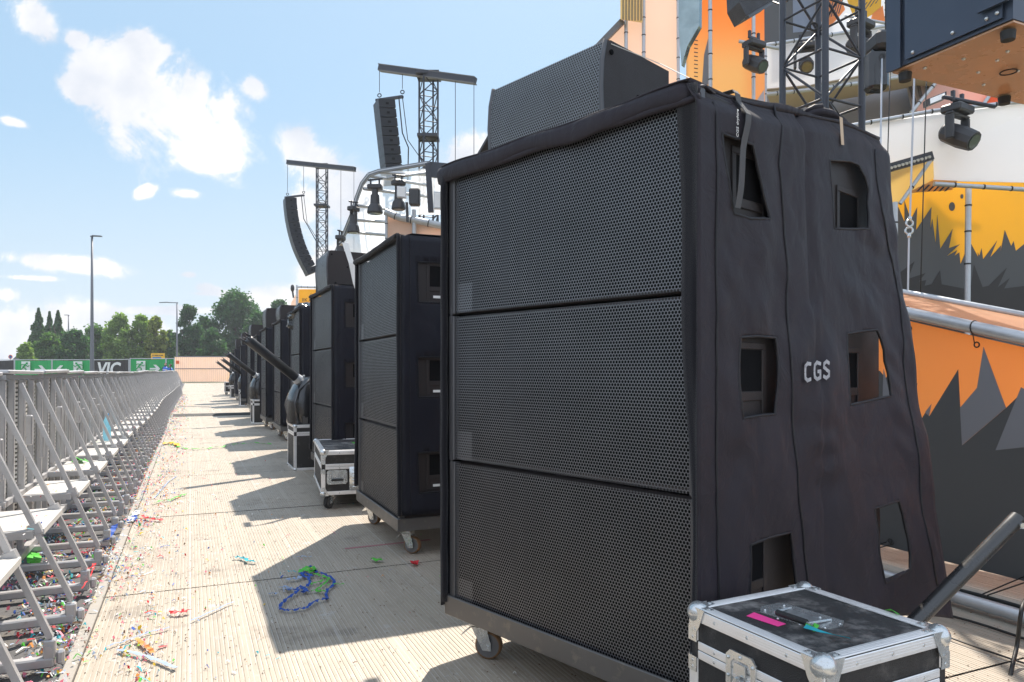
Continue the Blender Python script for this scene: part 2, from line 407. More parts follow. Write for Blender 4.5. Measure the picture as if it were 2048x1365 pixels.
# grooved deck: real ribs, each 16 mm wide, laid along the lane in 2.4 m lengths
mb = MB(); A0, A1 = -.40, 6.2; pitch = .0185; nr = int((A1-A0)/pitch)
blen = [-2.0, 1.86, 4.28] ; b = 6.45
while b < 76: blen.append(b); b += 2.4 if b < 22 else 7.2
vs = []; fs = []
for j in range(len(blen)-1):
    b0, b1 = blen[j], blen[j+1]-.012; zj = random.uniform(-.0015, .0015)
    base = len(vs)
    row = []
    for i in range(nr):
        x0 = A0+i*pitch; d_ = 0. if (i % 32 in (0,1)) else -.0022
        zt = zj + random.uniform(-.0004,.0004)
        row += [(x0, zt), (x0+pitch*.78, zt), (x0+pitch*.82, zt+d_), (x0+pitch*.96, zt+d_)]
    row.append((A0+nr*pitch, zj))
    for bb in (b0, b1):
        for (x_, z_) in row: vs.append((x_, bb, z_))
    n_ = len(row)
    for i in range(n_-1): fs.append((base+i, base+i+1, base+n_+i+1, base+n_+i))
mb.add(vs, fs)
deck = mb.build('path', M_deck, world=False); deck.rotation_euler = (0,0,PA); tag(deck, kind='structure')
mb = MB(); mb.box((-1.6,-2,-.10), (6.3,76,-.012)); o = mb.build('pavement', M_mat, world=False); o.rotation_euler = (0,0,PA); tag(o, kind='structure')
mb = MB(); mb.box((-.455,-2,-.011), (-.405,76,.012), .004); o = mb.build('kerb', M_kerbp, world=False); o.rotation_euler = (0,0,PA); tag(o, kind='structure')

# ------------------------------------------------------------------ crowd barrier, one object per section
SEC = 1.065
def perf_mat():
    m = D.materials.new('punched_barrier_sheet'); m.use_nodes = True; t = NT(m.node_tree); t.n.clear()
    out = t.node('ShaderNodeOutputMaterial'); p = t.node('ShaderNodeBsdfPrincipled')
    co = t.node('ShaderNodeTexCoord').outputs['Object']; x, y, z = t.sep(co)
    fz = t.m('FRACT', t.m('DIVIDE', z, .026)); fy = t.m('FRACT', t.m('DIVIDE', y, .05))
    slot = t.m('MULTIPLY', t.step(fz, .5, .62), t.m('MULTIPLY', t.step(fy, .1, .16), t.step(fy, .96, .9)))
    n = t.noise(co, 6, 5, .6); c = t.mix(n, (.62,.61,.58), (.84,.82,.78))
    c = t.mix(slot, c, (.05,.05,.05)); t.put(p.inputs['Base Color'], c); p.inputs['Roughness'].default_value = .5; p.inputs['Metallic'].default_value = .3
    tr = t.node('ShaderNodeBsdfTransparent'); mx = t.node('ShaderNodeMixShader'); t.put(mx.inputs[0], t.m('MULTIPLY', slot, .55))
    t.l.new(p.outputs[0], mx.inputs[1]); t.l.new(tr.outputs[0], mx.inputs[2])
    t.l.new(mx.outputs[0], out.inputs[0]); return m
M_perf = perf_mat()
def barrier_proto():
    t = thing('crowd_barrier', (0,0,0), 'x', 'barrier')
    h = SEC/2-.004; xp = -.44
    m = MB(); m.box((xp-.045,-h,1.144), (xp+.025,h,1.166), .005); m.box((xp-.02,-h,1.112),(xp+.01,h,1.138)); m.build('top_rail', M_barr, t, world=False)
    m = MB(); m.box((xp-.045,-h+.004,.08), (xp-.039,h-.004,1.115))
    for k in range(9): m.box((xp-.039,-h+.03+k*.122,.09),(xp-.030,-h+.05+k*.122,1.11))
    m.build('panel', M_perf, t, world=False)
    for y in (-h+.03, -.27, .02, .30):
        m = MB(); m.box((xp-.030,y-.018,.05), (xp+.004,y+.018,1.114), .005); m.build('upright', M_barr, t, world=False)
    m = MB(); m.box((xp-.02,-h,.045), (xp+.02,h,.085)); m.box((xp-.015,-h,.42),(xp+.01,h,.45)); m.box((xp+.023,-.1,.72),(xp+.06,-.06,.9),.006); m.box((xp+.023,.36,.60),(xp+.05,.39,.82),.006); m.build('lower_rail', M_barr, t, world=False)
    for s in (-1, 1):
        y = s*SEC/4
        p0 = Vector((xp+.03,y,1.09)); p1 = Vector((-.015,y,.125)); pm = p0.lerp(p1, .66)
        m = MB(); m.bar(p0, p1, .022, .028, (0,1,0)); m.bar(pm+(p1-p0)*.022,pm-(p1-p0)*.022,.046,.046,(0,1,0)); m.build('brace', M_barr, t, world=False)
        m = MB(); m.box((xp,y-.022,.012), (.0,y+.022,.052), .006); m.box((xp-.3,y-.03,.012),(xp,y+.03,.03)); m.build('base_beam', M_barr, t, world=False)
        m = MB()
        if s > 0:
            m.box((-.038,y-.020,.045),(.004,y+.020,.120),.005); m.disc((-.018,y-.022,.088),(0,1,0),.013,.01,10); m.box((.006,y-.018,.02),(.034,y+.018,.075),.008)
        else:
            m.box((-.038,y-.021,.03),(.006,y+.021,.10),.006); m.tube([(-.02,y,.11),(-.02,y,.14)],.014,10); m.box((.008,y-.017,.02),(.038,y+.017,.07),.008)
        m.build('foot', M_barr, t, world=False)
    m = MB(); y0, y1 = -SEC/4-.02, SEC/4+.02; zs = .455
    m.add([(xp+.05,y0,zs),(-.19,y0,zs),(-.115,y0+.02,zs-.005),(-.115,y1-.02,zs-.005),(-.19,y1,zs),(xp+.05,y1,zs),
           (xp+.05,y0,zs-.012),(-.19,y0,zs-.012),(-.115,y0+.02,zs-.03),(-.115,y1-.02,zs-.03),(-.19,y1,zs-.012),(xp+.05,y1,zs-.012)],
          [(0,1,4,5),(1,2,3,4),(11,10,7,6),(10,9,8,7),(0,6,7,1),(1,7,8,2),(2,8,9,3),(3,9,10,4),(4,10,11,5),(5,11,6,0)])
    m.build('step_plate', M_barr_top, t, world=False)
    m = MB(); m.bar((xp+.0,y0-.012,zs-.02),(-.15,y0-.012,zs-.02),.03,.035); m.build('step_bearer', M_barr, t, world=False)
    m = MB(); m.bar((xp,y1+.012,zs-.02),(-.15,y1+.012,zs-.02),.03,.035); m.build('step_bearer', M_barr, t, world=False)
    return t
bp = barrier_proto()
NB = 61
def barr_label(i):
    if i == 0: return 'crowd barrier section cut by the picture corner at the very front'
    i -= 1
    if i < 4: return ['aluminium crowd barrier section nearest the camera, confetti under its step', 'second crowd barrier section from the near end, white step plate',
                      'third crowd barrier section from the near end, littered base', 'fourth crowd barrier section from the near end, green scrap behind its braces'][i]
    if i == 4: return 'fifth crowd barrier section from the near end, between the green scrap and the bottle'
    if i == 7: return 'crowd barrier section whose step carries the pale blue bottle'
    if i == 5: return 'crowd barrier section two before the one with the blue bottle'
    if i == 6: return 'crowd barrier section just before the one with the blue bottle'
    if i == 8: return 'crowd barrier section just beyond the one with the blue bottle'
    nth = ['second','third','fourth','fifth','sixth','seventh','eighth','ninth','tenth','eleventh','twelfth','thirteenth','fourteenth']
    if i-9 < len(nth): return f'crowd barrier section, {nth[i-9]} one beyond the section with the blue bottle'
    return 'far crowd barrier section where the braces merge towards the green banners'
flatp = {}
for i in range(NB):
    b = .935+SEC*(i-1)
    a = -.485 + (.02*math.sin(i*.55) if i > 8 else 0) + (0 if i < 26 else .10*math.sin((i-26)*.16))
    loc = AB(a, b)
    if i == 0: o = bp; o.location = loc; o.rotation_euler = (0,0,PA); o['label'] = barr_label(0); o['group'] = 'crowd barrier sections along the lane'
    else:
        o = copy_tree(bp, loc, PA+ random.uniform(-.008,.008), barr_label(i), 'crowd barrier sections along the lane')
    if i: o.rotation_euler.x = random.uniform(-.008,.008); o.rotation_euler.y = random.uniform(-.012,.012)
    o.location.z = (0 if i < 4 else random.uniform(-.006,.006)) + (.012*math.sin(i*.4) if i > 5 else 0)
    
# water bottle on a step
M_bottle = mat('blue_plastic', (.45,.75,.86), .12, spec=.8, trans=.6); M_cap = mat('bottle_cap_blue', (.02,.25,.55), .4)
bl = G(214, 882, .462)
t = thing('bottle', bl, 'pale blue plastic water bottle standing on a barrier step', 'bottle')
m = MB(); prof = [(.0,.034),(.01,.038),(.08,.037),(.10,.034),(.12,.038),(.19,.037),(.235,.018),(.25,.015)]
m.tube([bl+Vector((0,0,z_)) for z_, r_ in prof], [r_ for z_, r_ in prof], 14); m.build('body', M_bottle, t, True)
m = MB(); m.tube([bl+Vector((0,0,.25)), bl+Vector((0,0,.275))], .017, 12); m.build('cap', M_cap, t, True)
# cable ramp across the lane
m = MB(); rp = AB(1.0, 20.6); 
m.add([AB(-.4,20.3,.002),AB(-.4,20.45,.05),AB(-.4,20.75,.05),AB(-.4,20.9,.002),AB(1.9,20.3,.002),AB(1.9,20.45,.05),AB(1.9,20.75,.05),AB(1.9,20.9,.002)],
      [(0,1,5,4),(1,2,6,5),(2,3,7,6),(0,3,2,1),(4,5,6,7),(0,4,7,3)])
for k in range(3): m.mat(1).box((0,0,0),(0,0,0)) if False else None
o = m.build('cable_ramp', M_rubber); tag(o, 'low black rubber cable ramp lying across the deck', 'cable ramp')
# ------------------------------------------------------------------ speaker stacks
W_, D_, H_ = 1.21, 1.28, .60                            # cabinet width (along y), depth (along x), height
def sub_proto(fine=False):
    """local frame: front face at x=0, centred on y, base at z=0, back towards +x"""
    t = thing('subwoofer', (0,0,0), 'x', 'subwoofer')
    h = W_/2
    m = MB(); m.box((.03,-h+.004,.004), (D_,h-.004,H_-.006), .008); m.build('cabinet', M_cab, t, world=False)
    m = MB(); m.box((.022,-h+.03,.02), (.0295,h-.03,H_-.02)); m.build('foam_lining', M_foam, t, world=False)
    m = MB(); m.add([(.004,-h+.036,.007),(.004,h-.036,.007),(.004,h-.036,H_-.009),(.004,-h+.036,H_-.009)], [(3,2,1,0)])
    m.add([(.004,-h+.036,.007),(.03,-h+.036,.007),(.03,h-.036,.007),(.004,h-.036,.007)], [(0,1,2,3)])
    m.build('grille', M_grille2 if fine else M_grille, t, world=False)
    for s in (-1, 1):
        m = MB(); y0, y1 = (-h, -h+.035) if s < 0 else (h-.035, h)
        m.box((-.004,y0,.002), (.03,y1,H_-.004), .004)
        m.box((-.007,y0+.006,.0), (-.004,y1-.012,.035)); m.box((-.007,y0+.006,H_-.035), (-.004,y1-.012,H_-.002))
        m.build('front_frame', M_frame, t, world=False)
    for s in (-1, 1):
        for xc in (.27, .98):
            m = MB(); y = s*(h-.004); o_ = s*.006
            x0, x1, z0, z1 = xc-.10, xc+.10, .20, .46
            for (lo, hi) in (((x0,0,z0),(x1,0,z0+.022)),((x0,0,z1-.022),(x1,0,z1)),((x0,0,z0+.022),(x0+.022,0,z1-.022)),((x1-.022,0,z0+.022),(x1,0,z1-.022)),((x0+.022,0,z0+.075),(x1-.022,0,z0+.105))):
                m.box((lo[0], min(y,y+o_), lo[2]), (hi[0], max(y,y+o_), hi[2]), .002)
            m.mat(1).box((x0+.024,min(y,y+o_*.3),z0+.106),(x1-.024,max(y,y+o_*.3),z1-.024))
            m.build('handle', [M_cab, M_foam], t, world=False)
            if s < 0 and xc < .5:
                m = MB(); m.box((xc-.055,y-.0085,.232),(xc+.015,y-.0065,.248)); m.build('serial_label', M_printwhite, t, world=False)
    return t
def caster(parent, x, y, z0, rz, brake=True, world=False, tyre=None):
    """swivel caster hanging under z0; wheel radius .056"""
    M = Matrix.Translation((x,y,0)) @ Matrix.Rotation(rz, 4, 'Z')
    def L(p): return M @ Vector(p)
    r = .056
    m = MB(); 
    for s in (-1,1):
        m.slab([L((-.032,s*.028,z0-.03)),L((.032,s*.028,z0-.03)),L((.052,s*.028,r+.012)),L((.052,s*.028,r-.016)),L((.018,s*.028,r-.016))], .004)
    m.add([L(p) for p in [(-.036,-.032,z0-.034),(.036,-.032,z0-.034),(.036,.032,z0-.034),(-.036,.032,z0-.034),(-.036,-.032,z0-.024),(.036,-.032,z0-.024),(.036,.032,z0-.024),(-.036,.032,z0-.024)]],
          [(0,3,2,1),(4,5,6,7),(0,1,5,4),(1,2,6,5),(2,3,7,6),(3,0,4,7)])
    m.tube([L((0,0,z0-.024)),L((0,0,z0-.008))],.03,14)
    m.add([L(p) for p in [(-.05,-.042,z0-.008),(.05,-.042,z0-.008),(.05,.042,z0-.008),(-.05,.042,z0-.008),(-.05,-.042,z0),(.05,-.042,z0),(.05,.042,z0),(-.05,.042,z0)]],
          [(0,3,2,1),(4,5,6,7),(0,1,5,4),(1,2,6,5),(2,3,7,6),(3,0,4,7)])
    m.tube([L((.035,-.036,r)),L((.035,.036,r))],.009,8)
    if brake: m.slab([L((-.04,-.022,z0-.045)),L((-.075,-.022,z0-.075)),L((-.075,.022,z0-.075)),L((-.04,.022,z0-.045))],.004)
    c = m.build('caster', M_zinc, parent, world=world)
    m = MB(); ax = (L((0,1,0))-L((0,0,0))); cc = L((.035,0,r))
    prof = [(-.019,.048),(-.017,.054),(-.009,.056),(.009,.056),(.017,.054),(.019,.048)]
    m.tube([cc+ax*a for a,_ in prof], [q for _,q in prof], 24, False)
    m.build('tyre', tyre or M_tyre, c, True, world=world)
    m = MB(); prof = [(-.019,.0475),(-.010,.042),(-.010,.02),(-.02,.018),(.02,.018),(.010,.02),(.010,.042),(.019,.0475)]
    m.tube([cc+ax*a for a,_ in prof], [q for _,q in prof], 20, True); m.build('hub', M_hub, c, world=world)
    return c
def dolly_proto():
    t = thing('speaker_dolly', (0,0,0), 'x', 'dolly')
    h = W_/2+.012; x0, x1 = -.018, D_+.015; m = MB()
    for (lo, hi) in (((x0,-h,.165),(x0+.012,h,.245)),((x1-.012,-h,.165),(x1,h,.245)),((x0+.012,-h,.165),(x1-.012,-h+.012,.245)),((x0+.012,h-.012,.165),(x1-.012,h,.245)),((x0+.012,-h+.012,.172),(x1-.012,h-.012,.197))):
        m.box(lo, hi, .003)
    m.build('frame', M_dolly, t, world=False)
    for (x, y, r) in ((.08,-h+.12,-.75),(.07,h-.13,-1.0),(D_-.1,-h+.12,.6),(D_-.1,h-.13,-.4)): caster(t, x, y, .165, r)
    return t
def top_proto():
    """full-range cabinet with a bowed grille; local frame as the subwoofer"""
    t = thing('loudspeaker', (0,0,0), 'x', 'loudspeaker')
    w2, hh, dd = .328, .40, .435
    prof = [(0.012,0),(.0,.12),(-.006,.22),(.0,.32),(.018,hh)]
    m = MB(); side = prof + [(.05,hh+.004),(dd,hh),(dd,.0)]
    # taper the back a little; handle opening near the rear bottom
    n = len(side); vs = []
    for s in (-1,1):
        for (x, z) in side: vs.append((x+.012 if x < .03 else x, s*(w2-(.0 if x < .1 else .02)), z))
    tris = geometry.tessellate_polygon([[Vector((x,z,0)) for x,z in side]])
    fs = [tuple(a) for a in tris]+[tuple(a+n for a in q[::-1]) for q in tris]+[(i,(i+1)%n,(i+1)%n+n,i+n) for i in range(n)]
    m.add(vs, fs); m.build('cabinet', M_cab, t, world=False)
    m = MB(); vs = []; fs = []
    for (x,z) in prof: vs += [(x,-w2+.012,z*.985+.004),(x,w2-.012,z*.985+.004)]
    for i in range(len(prof)-1): fs.append((2*i,2*i+2,2*i+3,2*i+1))
    m.add(vs, fs); g_ = m.build('grille', M_grille2, t, world=False, smooth=True)
    for s in (-1,1):
        m = MB(); pts = [Vector((x+.004, s*(w2-.006), z)) for x,z in prof]; m.tube(pts, .010, 8); m.build('grille_frame', M_frame, t, True, world=False)
        m = MB(); y = s*(w2-.02)
        for (lo,hi) in (((dd-.15,0,.02),(dd-.01,0,.036)),((dd-.15,0,.24),(dd-.01,0,.256)),((dd-.15,0,.036),(dd-.134,0,.24)),((dd-.035,0,.036),(dd-.01,0,.24))):
            m.box((lo[0],min(y,y+s*.007),lo[2]),(hi[0],max(y,y+s*.007),hi[2]),.002)
        m.mat(1).box((dd-.132,min(y,y+s*.002),.038),(dd-.037,max(y,y+s*.002),.238)); m.build('handle', [M_frame, M_foam], t, world=False)
        m = MB()
        for (x,z) in ((.13,.20),(.22,.235),(.09,.06),(.05,.36)): m.disc((x,s*(w2-.004-(.012 if x>.1 else 0)),z),(0,1,0),.010,.016,10)
        m.build('rigging_point', M_foam, t, world=False)
    return t

def smooth01(x): x = max(0., min(1., x)); return x*x*(3-2*x)
def cdt_sheet(w, h, nx, ny, holes, x0=0., y0=0., outer=None):
    """triangulated rectangle (or polygon) with polygonal holes; returns 2D points and triangles"""
    pts = []; 
    def inside(p, poly):
        c = False; n = len(poly)
        for i in range(n):
            x1,y1 = poly[i]; x2,y2 = poly[(i+1)%n]
            if (y1 > p[1]) != (y2 > p[1]) and p[0] < (x2-x1)*(p[1]-y1)/(y2-y1)+x1: c = not c
        return c
    for j in range(ny+1):
        for i in range(nx+1):
            p = (x0+w*i/nx, y0+h*j/ny)
            if i in (0,nx) or j in (0,ny) or not any(inside(p, q) for q in holes): pts.append(p)
    edges = []
    for q in holes:
        dense = []
        for i in range(len(q)):
            a, b = Vector(q[i]), Vector(q[(i+1)%len(q)]); k = max(1, int((b-a).length/.03))
            dense += [a.lerp(b, s/k) for s in range(k)]
        o = len(pts); pts += [(d_.x,d_.y) for d_ in dense]; n = len(dense)
        edges += [(o+i, o+(i+1)%n) for i in range(n)]
    res = geometry.delaunay_2d_cdt([Vector(p) for p in pts], edges, [], 0, 1e-5)
    vs = [(v.x,v.y) for v in res[0]]; tris = []
    for f in res[2]:
        c = (sum(vs[i][0] for i in f)/3, sum(vs[i][1] for i in f)/3)
        if not any(inside(c, q) for q in holes): tris.append(tuple(f))
    return vs, tris

def hem(mbd, poly, fn, r=.006, close=True):
    pts = []
    n = len(poly)
    for i in range(n if close else n-1):
        a, b = Vector(poly[i]), Vector(poly[(i+1)%n]); k = max(1, int((b-a).length/.04))
        pts += [a.lerp(b, s/k) for s in range(k)]
    if close: pts.append(Vector(poly[0]))
    else: pts.append(Vector(poly[-1]))
    mbd.tube([fn(p.x,p.y) for p in pts], r, 6, not close)

# generic cover used from the second stack on; local frame = stack frame
def cover_proto(top=2.0):
    t = thing('protective_cover', (0,0,0), 'x', 'cover')
    h = W_/2; TH = 2.02
    holes = []
    for zc in (.2,.8,1.4):
        for x0 in (.125,.80):
            holes.append([(x0,zc+.20),(x0+.25,zc+.205),(x0+.245,zc+.46),(x0-.005,zc+.455)])
    for s in (-1, 1):
        def fn(x, z, s=s):
            q = noise.noise(Vector((x*2.2, z*1.6, s*3.1)))*.022 + noise.noise(Vector((x*5+z*2, z*4, 7+s)))*.010
            hd = .6 + .4*math.sin(z*5.2)
            fl = .03*smooth01((.9-z)/.7)
            return Vector((x-.012, s*(h+.014+max(-.005,q)*hd+fl), z))
        vs, fs = cdt_sheet(D_+.03, 1.75, 26, 44, holes, 0, TH-1.75)
        m = MB(); m.add([fn(x,z) for x,z in vs], fs)
        fl_ = m.build('side_flap', M_cloth2, t, True, world=False, solid=.004)
        m = MB()
        for q in holes: hem(m, q, fn, .006)
        hem(m, [(.0,TH-1.75),(.0,TH)], fn, .016, False); hem(m, [(D_+.03,TH-1.75),(D_+.03,TH)], fn, .010, False); hem(m, [(.07,TH-1.75),(.07,TH)], fn, .004, False)
        m.build('hem', M_fuzz, t, True, world=False)
    m = MB(); nx, ny = 14, 22; vs = []; fs = []
    for j in range(ny+1):
        for i in range(nx+1):
            x = -.02+(D_+.05)*i/nx; y = -h-.014+(W_+.028)*j/ny
            z = TH+.012+noise.noise(Vector((x*3,y*3,1)))*.018 - (.03 if i == 0 else 0)
            vs.append((x,y,z))
    for j in range(ny):
        for i in range(nx): fs.append((j*(nx+1)+i, j*(nx+1)+i+1, (j+1)*(nx+1)+i+1, (j+1)*(nx+1)+i))
    m.add(vs, fs); m.build('top_sheet', M_cloth2, t, True, world=False, solid=.004)
    m = MB(); pts = []
    for k in range(25):
        y = -h-.01+(W_+.02)*k/24; pts.append((-.022+noise.noise(Vector((y*4,0,5)))*.01, y, TH-.012+noise.noise(Vector((y*3,2,0)))*.012))
    m.tube(pts, .019, 8); m.build('front_roll', M_fuzz, t, True, world=False)
    return t

def stack_frame(N, U):
    """N = near front corner on the ground, U = unit vector along the face away from camera"""
    U = Vector((U[0],U[1],0)).normalized(); V = Vector((U.y,-U.x,0)); ang = math.atan2(-U.x, U.y)
    return U, V, ang, Vector((N[0],N[1],0)) + U*W_/2
U1 = (-.664,.748); UP = (PD.x, PD.y)
STACKS = [ # near front corner (X,Y), face direction, has top speaker
 ((.545,2.10), U1, 1), ((-.70,4.53), UP, 0), ((-1.775,7.17), UP, 1), ((-2.79,9.62), UP, 0), ((-3.81,12.0), UP, 1), ((-4.82,14.25), UP, 1),
 ((-5.98,17.1), UP, 0), ((-7.02,19.5), UP, 1), ((-8.94,24.0), UP, 1), ((-10.85,28.5), UP, 1), ((-13.2,34.2), UP, 0)]
ORD = ['nearest', 'second', 'third', 'fourth', 'fifth', 'sixth', 'seventh', 'eighth', 'ninth', 'tenth', 'farthest']
sp1 = sub_proto(False); sp2 = sub_proto(False); dp = dolly_proto(); tp = top_proto(); cp = cover_proto()
for k, (N, U, hastop) in enumerate(STACKS):
    Uv, Vv, ang, C0 = stack_frame(N, U)
    rz = ang
    # local x must point along V (into depth): V = Rz(ang) * x
    if k > 1: rz += random.uniform(-.03, .03)
    who = ORD[k]
    lab = f'black wheeled steel dolly under the {who} speaker stack'
    if k == 0: d = dp; d.location = C0; d.rotation_euler = (0,0,rz); d['label'] = lab; d['group'] = 'dollies under the speaker stacks'
    else: d = copy_tree(dp, C0, rz, lab, 'dollies under the speaker stacks')
    for j, nm in enumerate(('bottom', 'middle', 'top')):
        dy = random.uniform(-.004,.004)
        lab = f'{nm} subwoofer cabinet of the {who} speaker stack'
        L_ = C0 + Uv*dy + Vector((0,0,.2+.6*j))
        if k == 0 and j == 0: o = sp1; o.location = L_; o.rotation_euler = (0,0,rz); o['label'] = lab; o['group'] = 'subwoofers stacked in threes'
        else: o = copy_tree(sp1, L_, rz, lab, 'subwoofers stacked in threes')
    if k > 0:
        lab = f'dark navy fabric cover draped over the {who} speaker stack'
        if k == 1: o = cp; o.location = C0; o.rotation_euler = (0,0,rz); o['label'] = lab; o['group'] = 'fabric covers on the stacks'
        else: o = copy_tree(cp, C0, rz, lab, 'fabric covers on the stacks')
    if hastop:
        # local offset measured from the first stack: .578 along the face, .232 back
        off = Uv*(-W_/2+.578+.328) + Vv*.232 if k == 0 else Uv*(-W_/2+.53+.328) + Vv*.03
        lab = f'black loudspeaker with bowed grille lying on top of the {who} stack'
        L_ = C0 + off + Vector((0,0,2.005 if k == 0 else 2.045))
        if k == 0: o = tp; o.location = L_; o.rotation_euler = (0,0,rz); o['label'] = lab; o['group'] = 'loudspeakers on top of the stacks'
        else:
            o = copy_tree(tp, L_, rz, lab, 'loudspeakers on top of the stacks')
            if k == 4: o.scale = (1, .9, .66)
for ch in list(sp2.children): D.objects.remove(ch)
D.objects.remove(sp2)

for o in list(D.objects):
    if o.name.startswith('subwoofer') and 'nearest' in o.get('label',''):
        for ch in list(o.children):
            if ch.name.startswith('serial_label'): D.objects.remove(ch)
# ---- big loose cover of the nearest stack, shaped on its own
U0, V0, ANG0, C00 = stack_frame(STACKS[0][0], U1); A_ = Vector((.545,2.10,0)); Wn = Vector((U0.x,U0.y,0))*-1   # Wn: outward normal of the near side
def cov1(s, z):
    """s: distance back along the near side, z: height"""
    top = 2.0+.115*smooth01(s/1.2)
    k = max(0., (top-z))/1.9
    fl = .015 + .215*(max(0,s)/1.2)**1.3*k**1.25
    q = noise.noise(Vector((s*1.9, z*1.1, 3.3)))*.028 + noise.noise(Vector((s*4.2+z*1.8, z*2.9, 9)))*.017 + noise.noise(Vector((s*9-z*3, z*6, 2)))*.009 + noise.noise(Vector((s*16+z*5, z*9, 6)))*.004
    for s0_ in (.62, 1.12, .06): q += .005*math.sin(z*38+6*noise.noise(Vector((s*4,z*3,s0_)))+s*14)*math.exp(-((s-s0_)/.075)**2)*(.5+noise.noise(Vector((z*4,s0_,1))))
    q += .006*math.sin(s*9+z*2.2)*smooth01((1.9-z)/.8)
    edge = smooth01((2.06-z)/.15)
    rnd = .035*(1-smooth01((top-z)/.07))                       # rounded upper edge
    sp = .012*math.exp(-((s-.62)/.02)**2)
    return A_ + V0*(s + .008*smooth01((1.5-z)/1)*math.sin(z*3.)*max(0,s)) + Wn*(fl + max(-.006,q)*edge*smooth01((s+.03)/.2) - rnd - sp) + Vector((0,0,z))
def proj(p): return (CX+F*p.x/p.y, HZ-F*(p.z-CH)/p.y)
def unproj1(px, py):
    s, z = .6, 1.2
    for _ in range(40):
        x0, y0 = proj(cov1(s,z)); xs, ys = proj(cov1(s+.002,z)); xz, yz = proj(cov1(s,z+.002))
        a, b, c, d = (xs-x0)/.002, (xz-x0)/.002, (ys-y0)/.002, (yz-y0)/.002
        det = a*d-b*c; ex, ey = px-x0, py-y0
        ds = (ex*d-b*ey)/det; dz = (a*ey-c*ex)/det; s += max(-.1,min(.1,ds)); z += max(-.1,min(.1,dz))
    return (s, z)
H1 = [(1443,267),(1505,290),(1515,335),(1527,390),(1540,438),(1500,438),(1467,428),(1460,390),(1450,330)]
H2 = [(1658,320),(1700,323),(1716,330),(1730,355),(1737,380),(1737,458),(1700,459),(1667,458),(1664,400)]
H3 = [(1480,675),(1515,673),(1550,676),(1556,720),(1555,775),(1549,829),(1517,832),(1485,838),(1478,770)]
H4 = [(1693,668),(1725,663),(1754,660),(1768,700),(1776,745),(1782,793),(1740,802),(1699,811),(1696,740)]
H5 = [(1500,1090),(1540,1075),(1581,1065),(1586,1110),(1592,1165),(1594,1215),(1550,1225),(1501,1230),(1500,1160)]
H6 = [(1748,1018),(1772,1010),(1797,1002),(1806,1030),(1817,1080),(1820,1140),(1798,1152),(1770,1167),(1758,1110)]
holes1 = [[unproj1(*p) for p in h_] for h_ in (H1,H2,H3,H4,H5,H6)]
cov = thing('protective_cover', C00, 'large loose dark cover marked CGS with six openings, hung over the nearest stack', 'cover', 'fabric covers on the stacks', ANG0)
ZB = .22
vs, fs = cdt_sheet(1.345, 1.90, 84, 130, holes1, -.035, ZB-.0)
def top1(s): return 2.0+.115*smooth01(s/1.2)
def cov1n(s, z):                                           # sheet param: stretch so the top edge follows top1
    return cov1(s, z)
m = MB(); vv = []
for (s, z) in vs:
    tz = ZB+1.90; f = (z-ZB)/1.90
    zt = z if z < 1.9 else 1.9+(z-1.9)/(tz-1.9)*(top1(s)-1.9)
    vv.append(cov1(s, zt - (0.05*smooth01((.5-z)/.3)*(math.sin(s*5)-.2) if z < .5 else 0)))
m.add(vv, fs); m.build('side_flap', M_cloth, cov, True, solid=.005)
for q in holes1:
    m = MB(); hem(m, q, cov1, .0055); m.build('opening_hem', M_pipe_trim, cov, True)
m = MB()
for pts in ([(1545,212),(1556,330),(1565,440),(1573,560),(1576,680),(1583,800),(1594,960),(1606,1100),(1618,1200)],
            [(1748,300),(1762,420),(1790,560),(1806,700),(1818,820),(1838,960),(1856,1080),(1872,1170)]):
    q = [unproj1(*p) for p in pts]; hem(m, q, lambda s,z: cov1(s,z)+Wn*.004, .0042, False)
q = [(.055, 1.96-.2*i) for i in range(9)]; hem(m, q, lambda s,z: cov1(s,z)+Wn*.004, .005, False)
m.build('seam', M_pipe_trim, cov, True)
# front fleece edge that laps round onto the grille
def lap(t, z):   # t 0..1 across the lap, wider towards the top
    wdt = .012+.050*smooth01((z-.5)/1.5)
    b_ = cov1(-.03, z)
    if t < .5: return b_.lerp(A_-V0*.022-U0*-.0+Vector((0,0,z)), t*2)
    return A_ - V0*(.022+.008*math.sin(z*6)) + U0*((t-.5)*2*wdt*(1+.12*math.sin(z*7))) + Vector((0,0,z))
m = MB(); vs = []; fs = []; nz = 60
for j in range(nz+1):
    z = .3+(2.0-.3)*j/nz
    for i in range(7): vs.append(lap(i/6, z))
for j in range(nz):
    for i in range(6): fs.append((j*7+i, j*7+i+1, (j+1)*7+i+1, (j+1)*7+i))
m.add(vs, fs); m.build('fleece_edge', M_fuzz, cov, True, solid=.006)
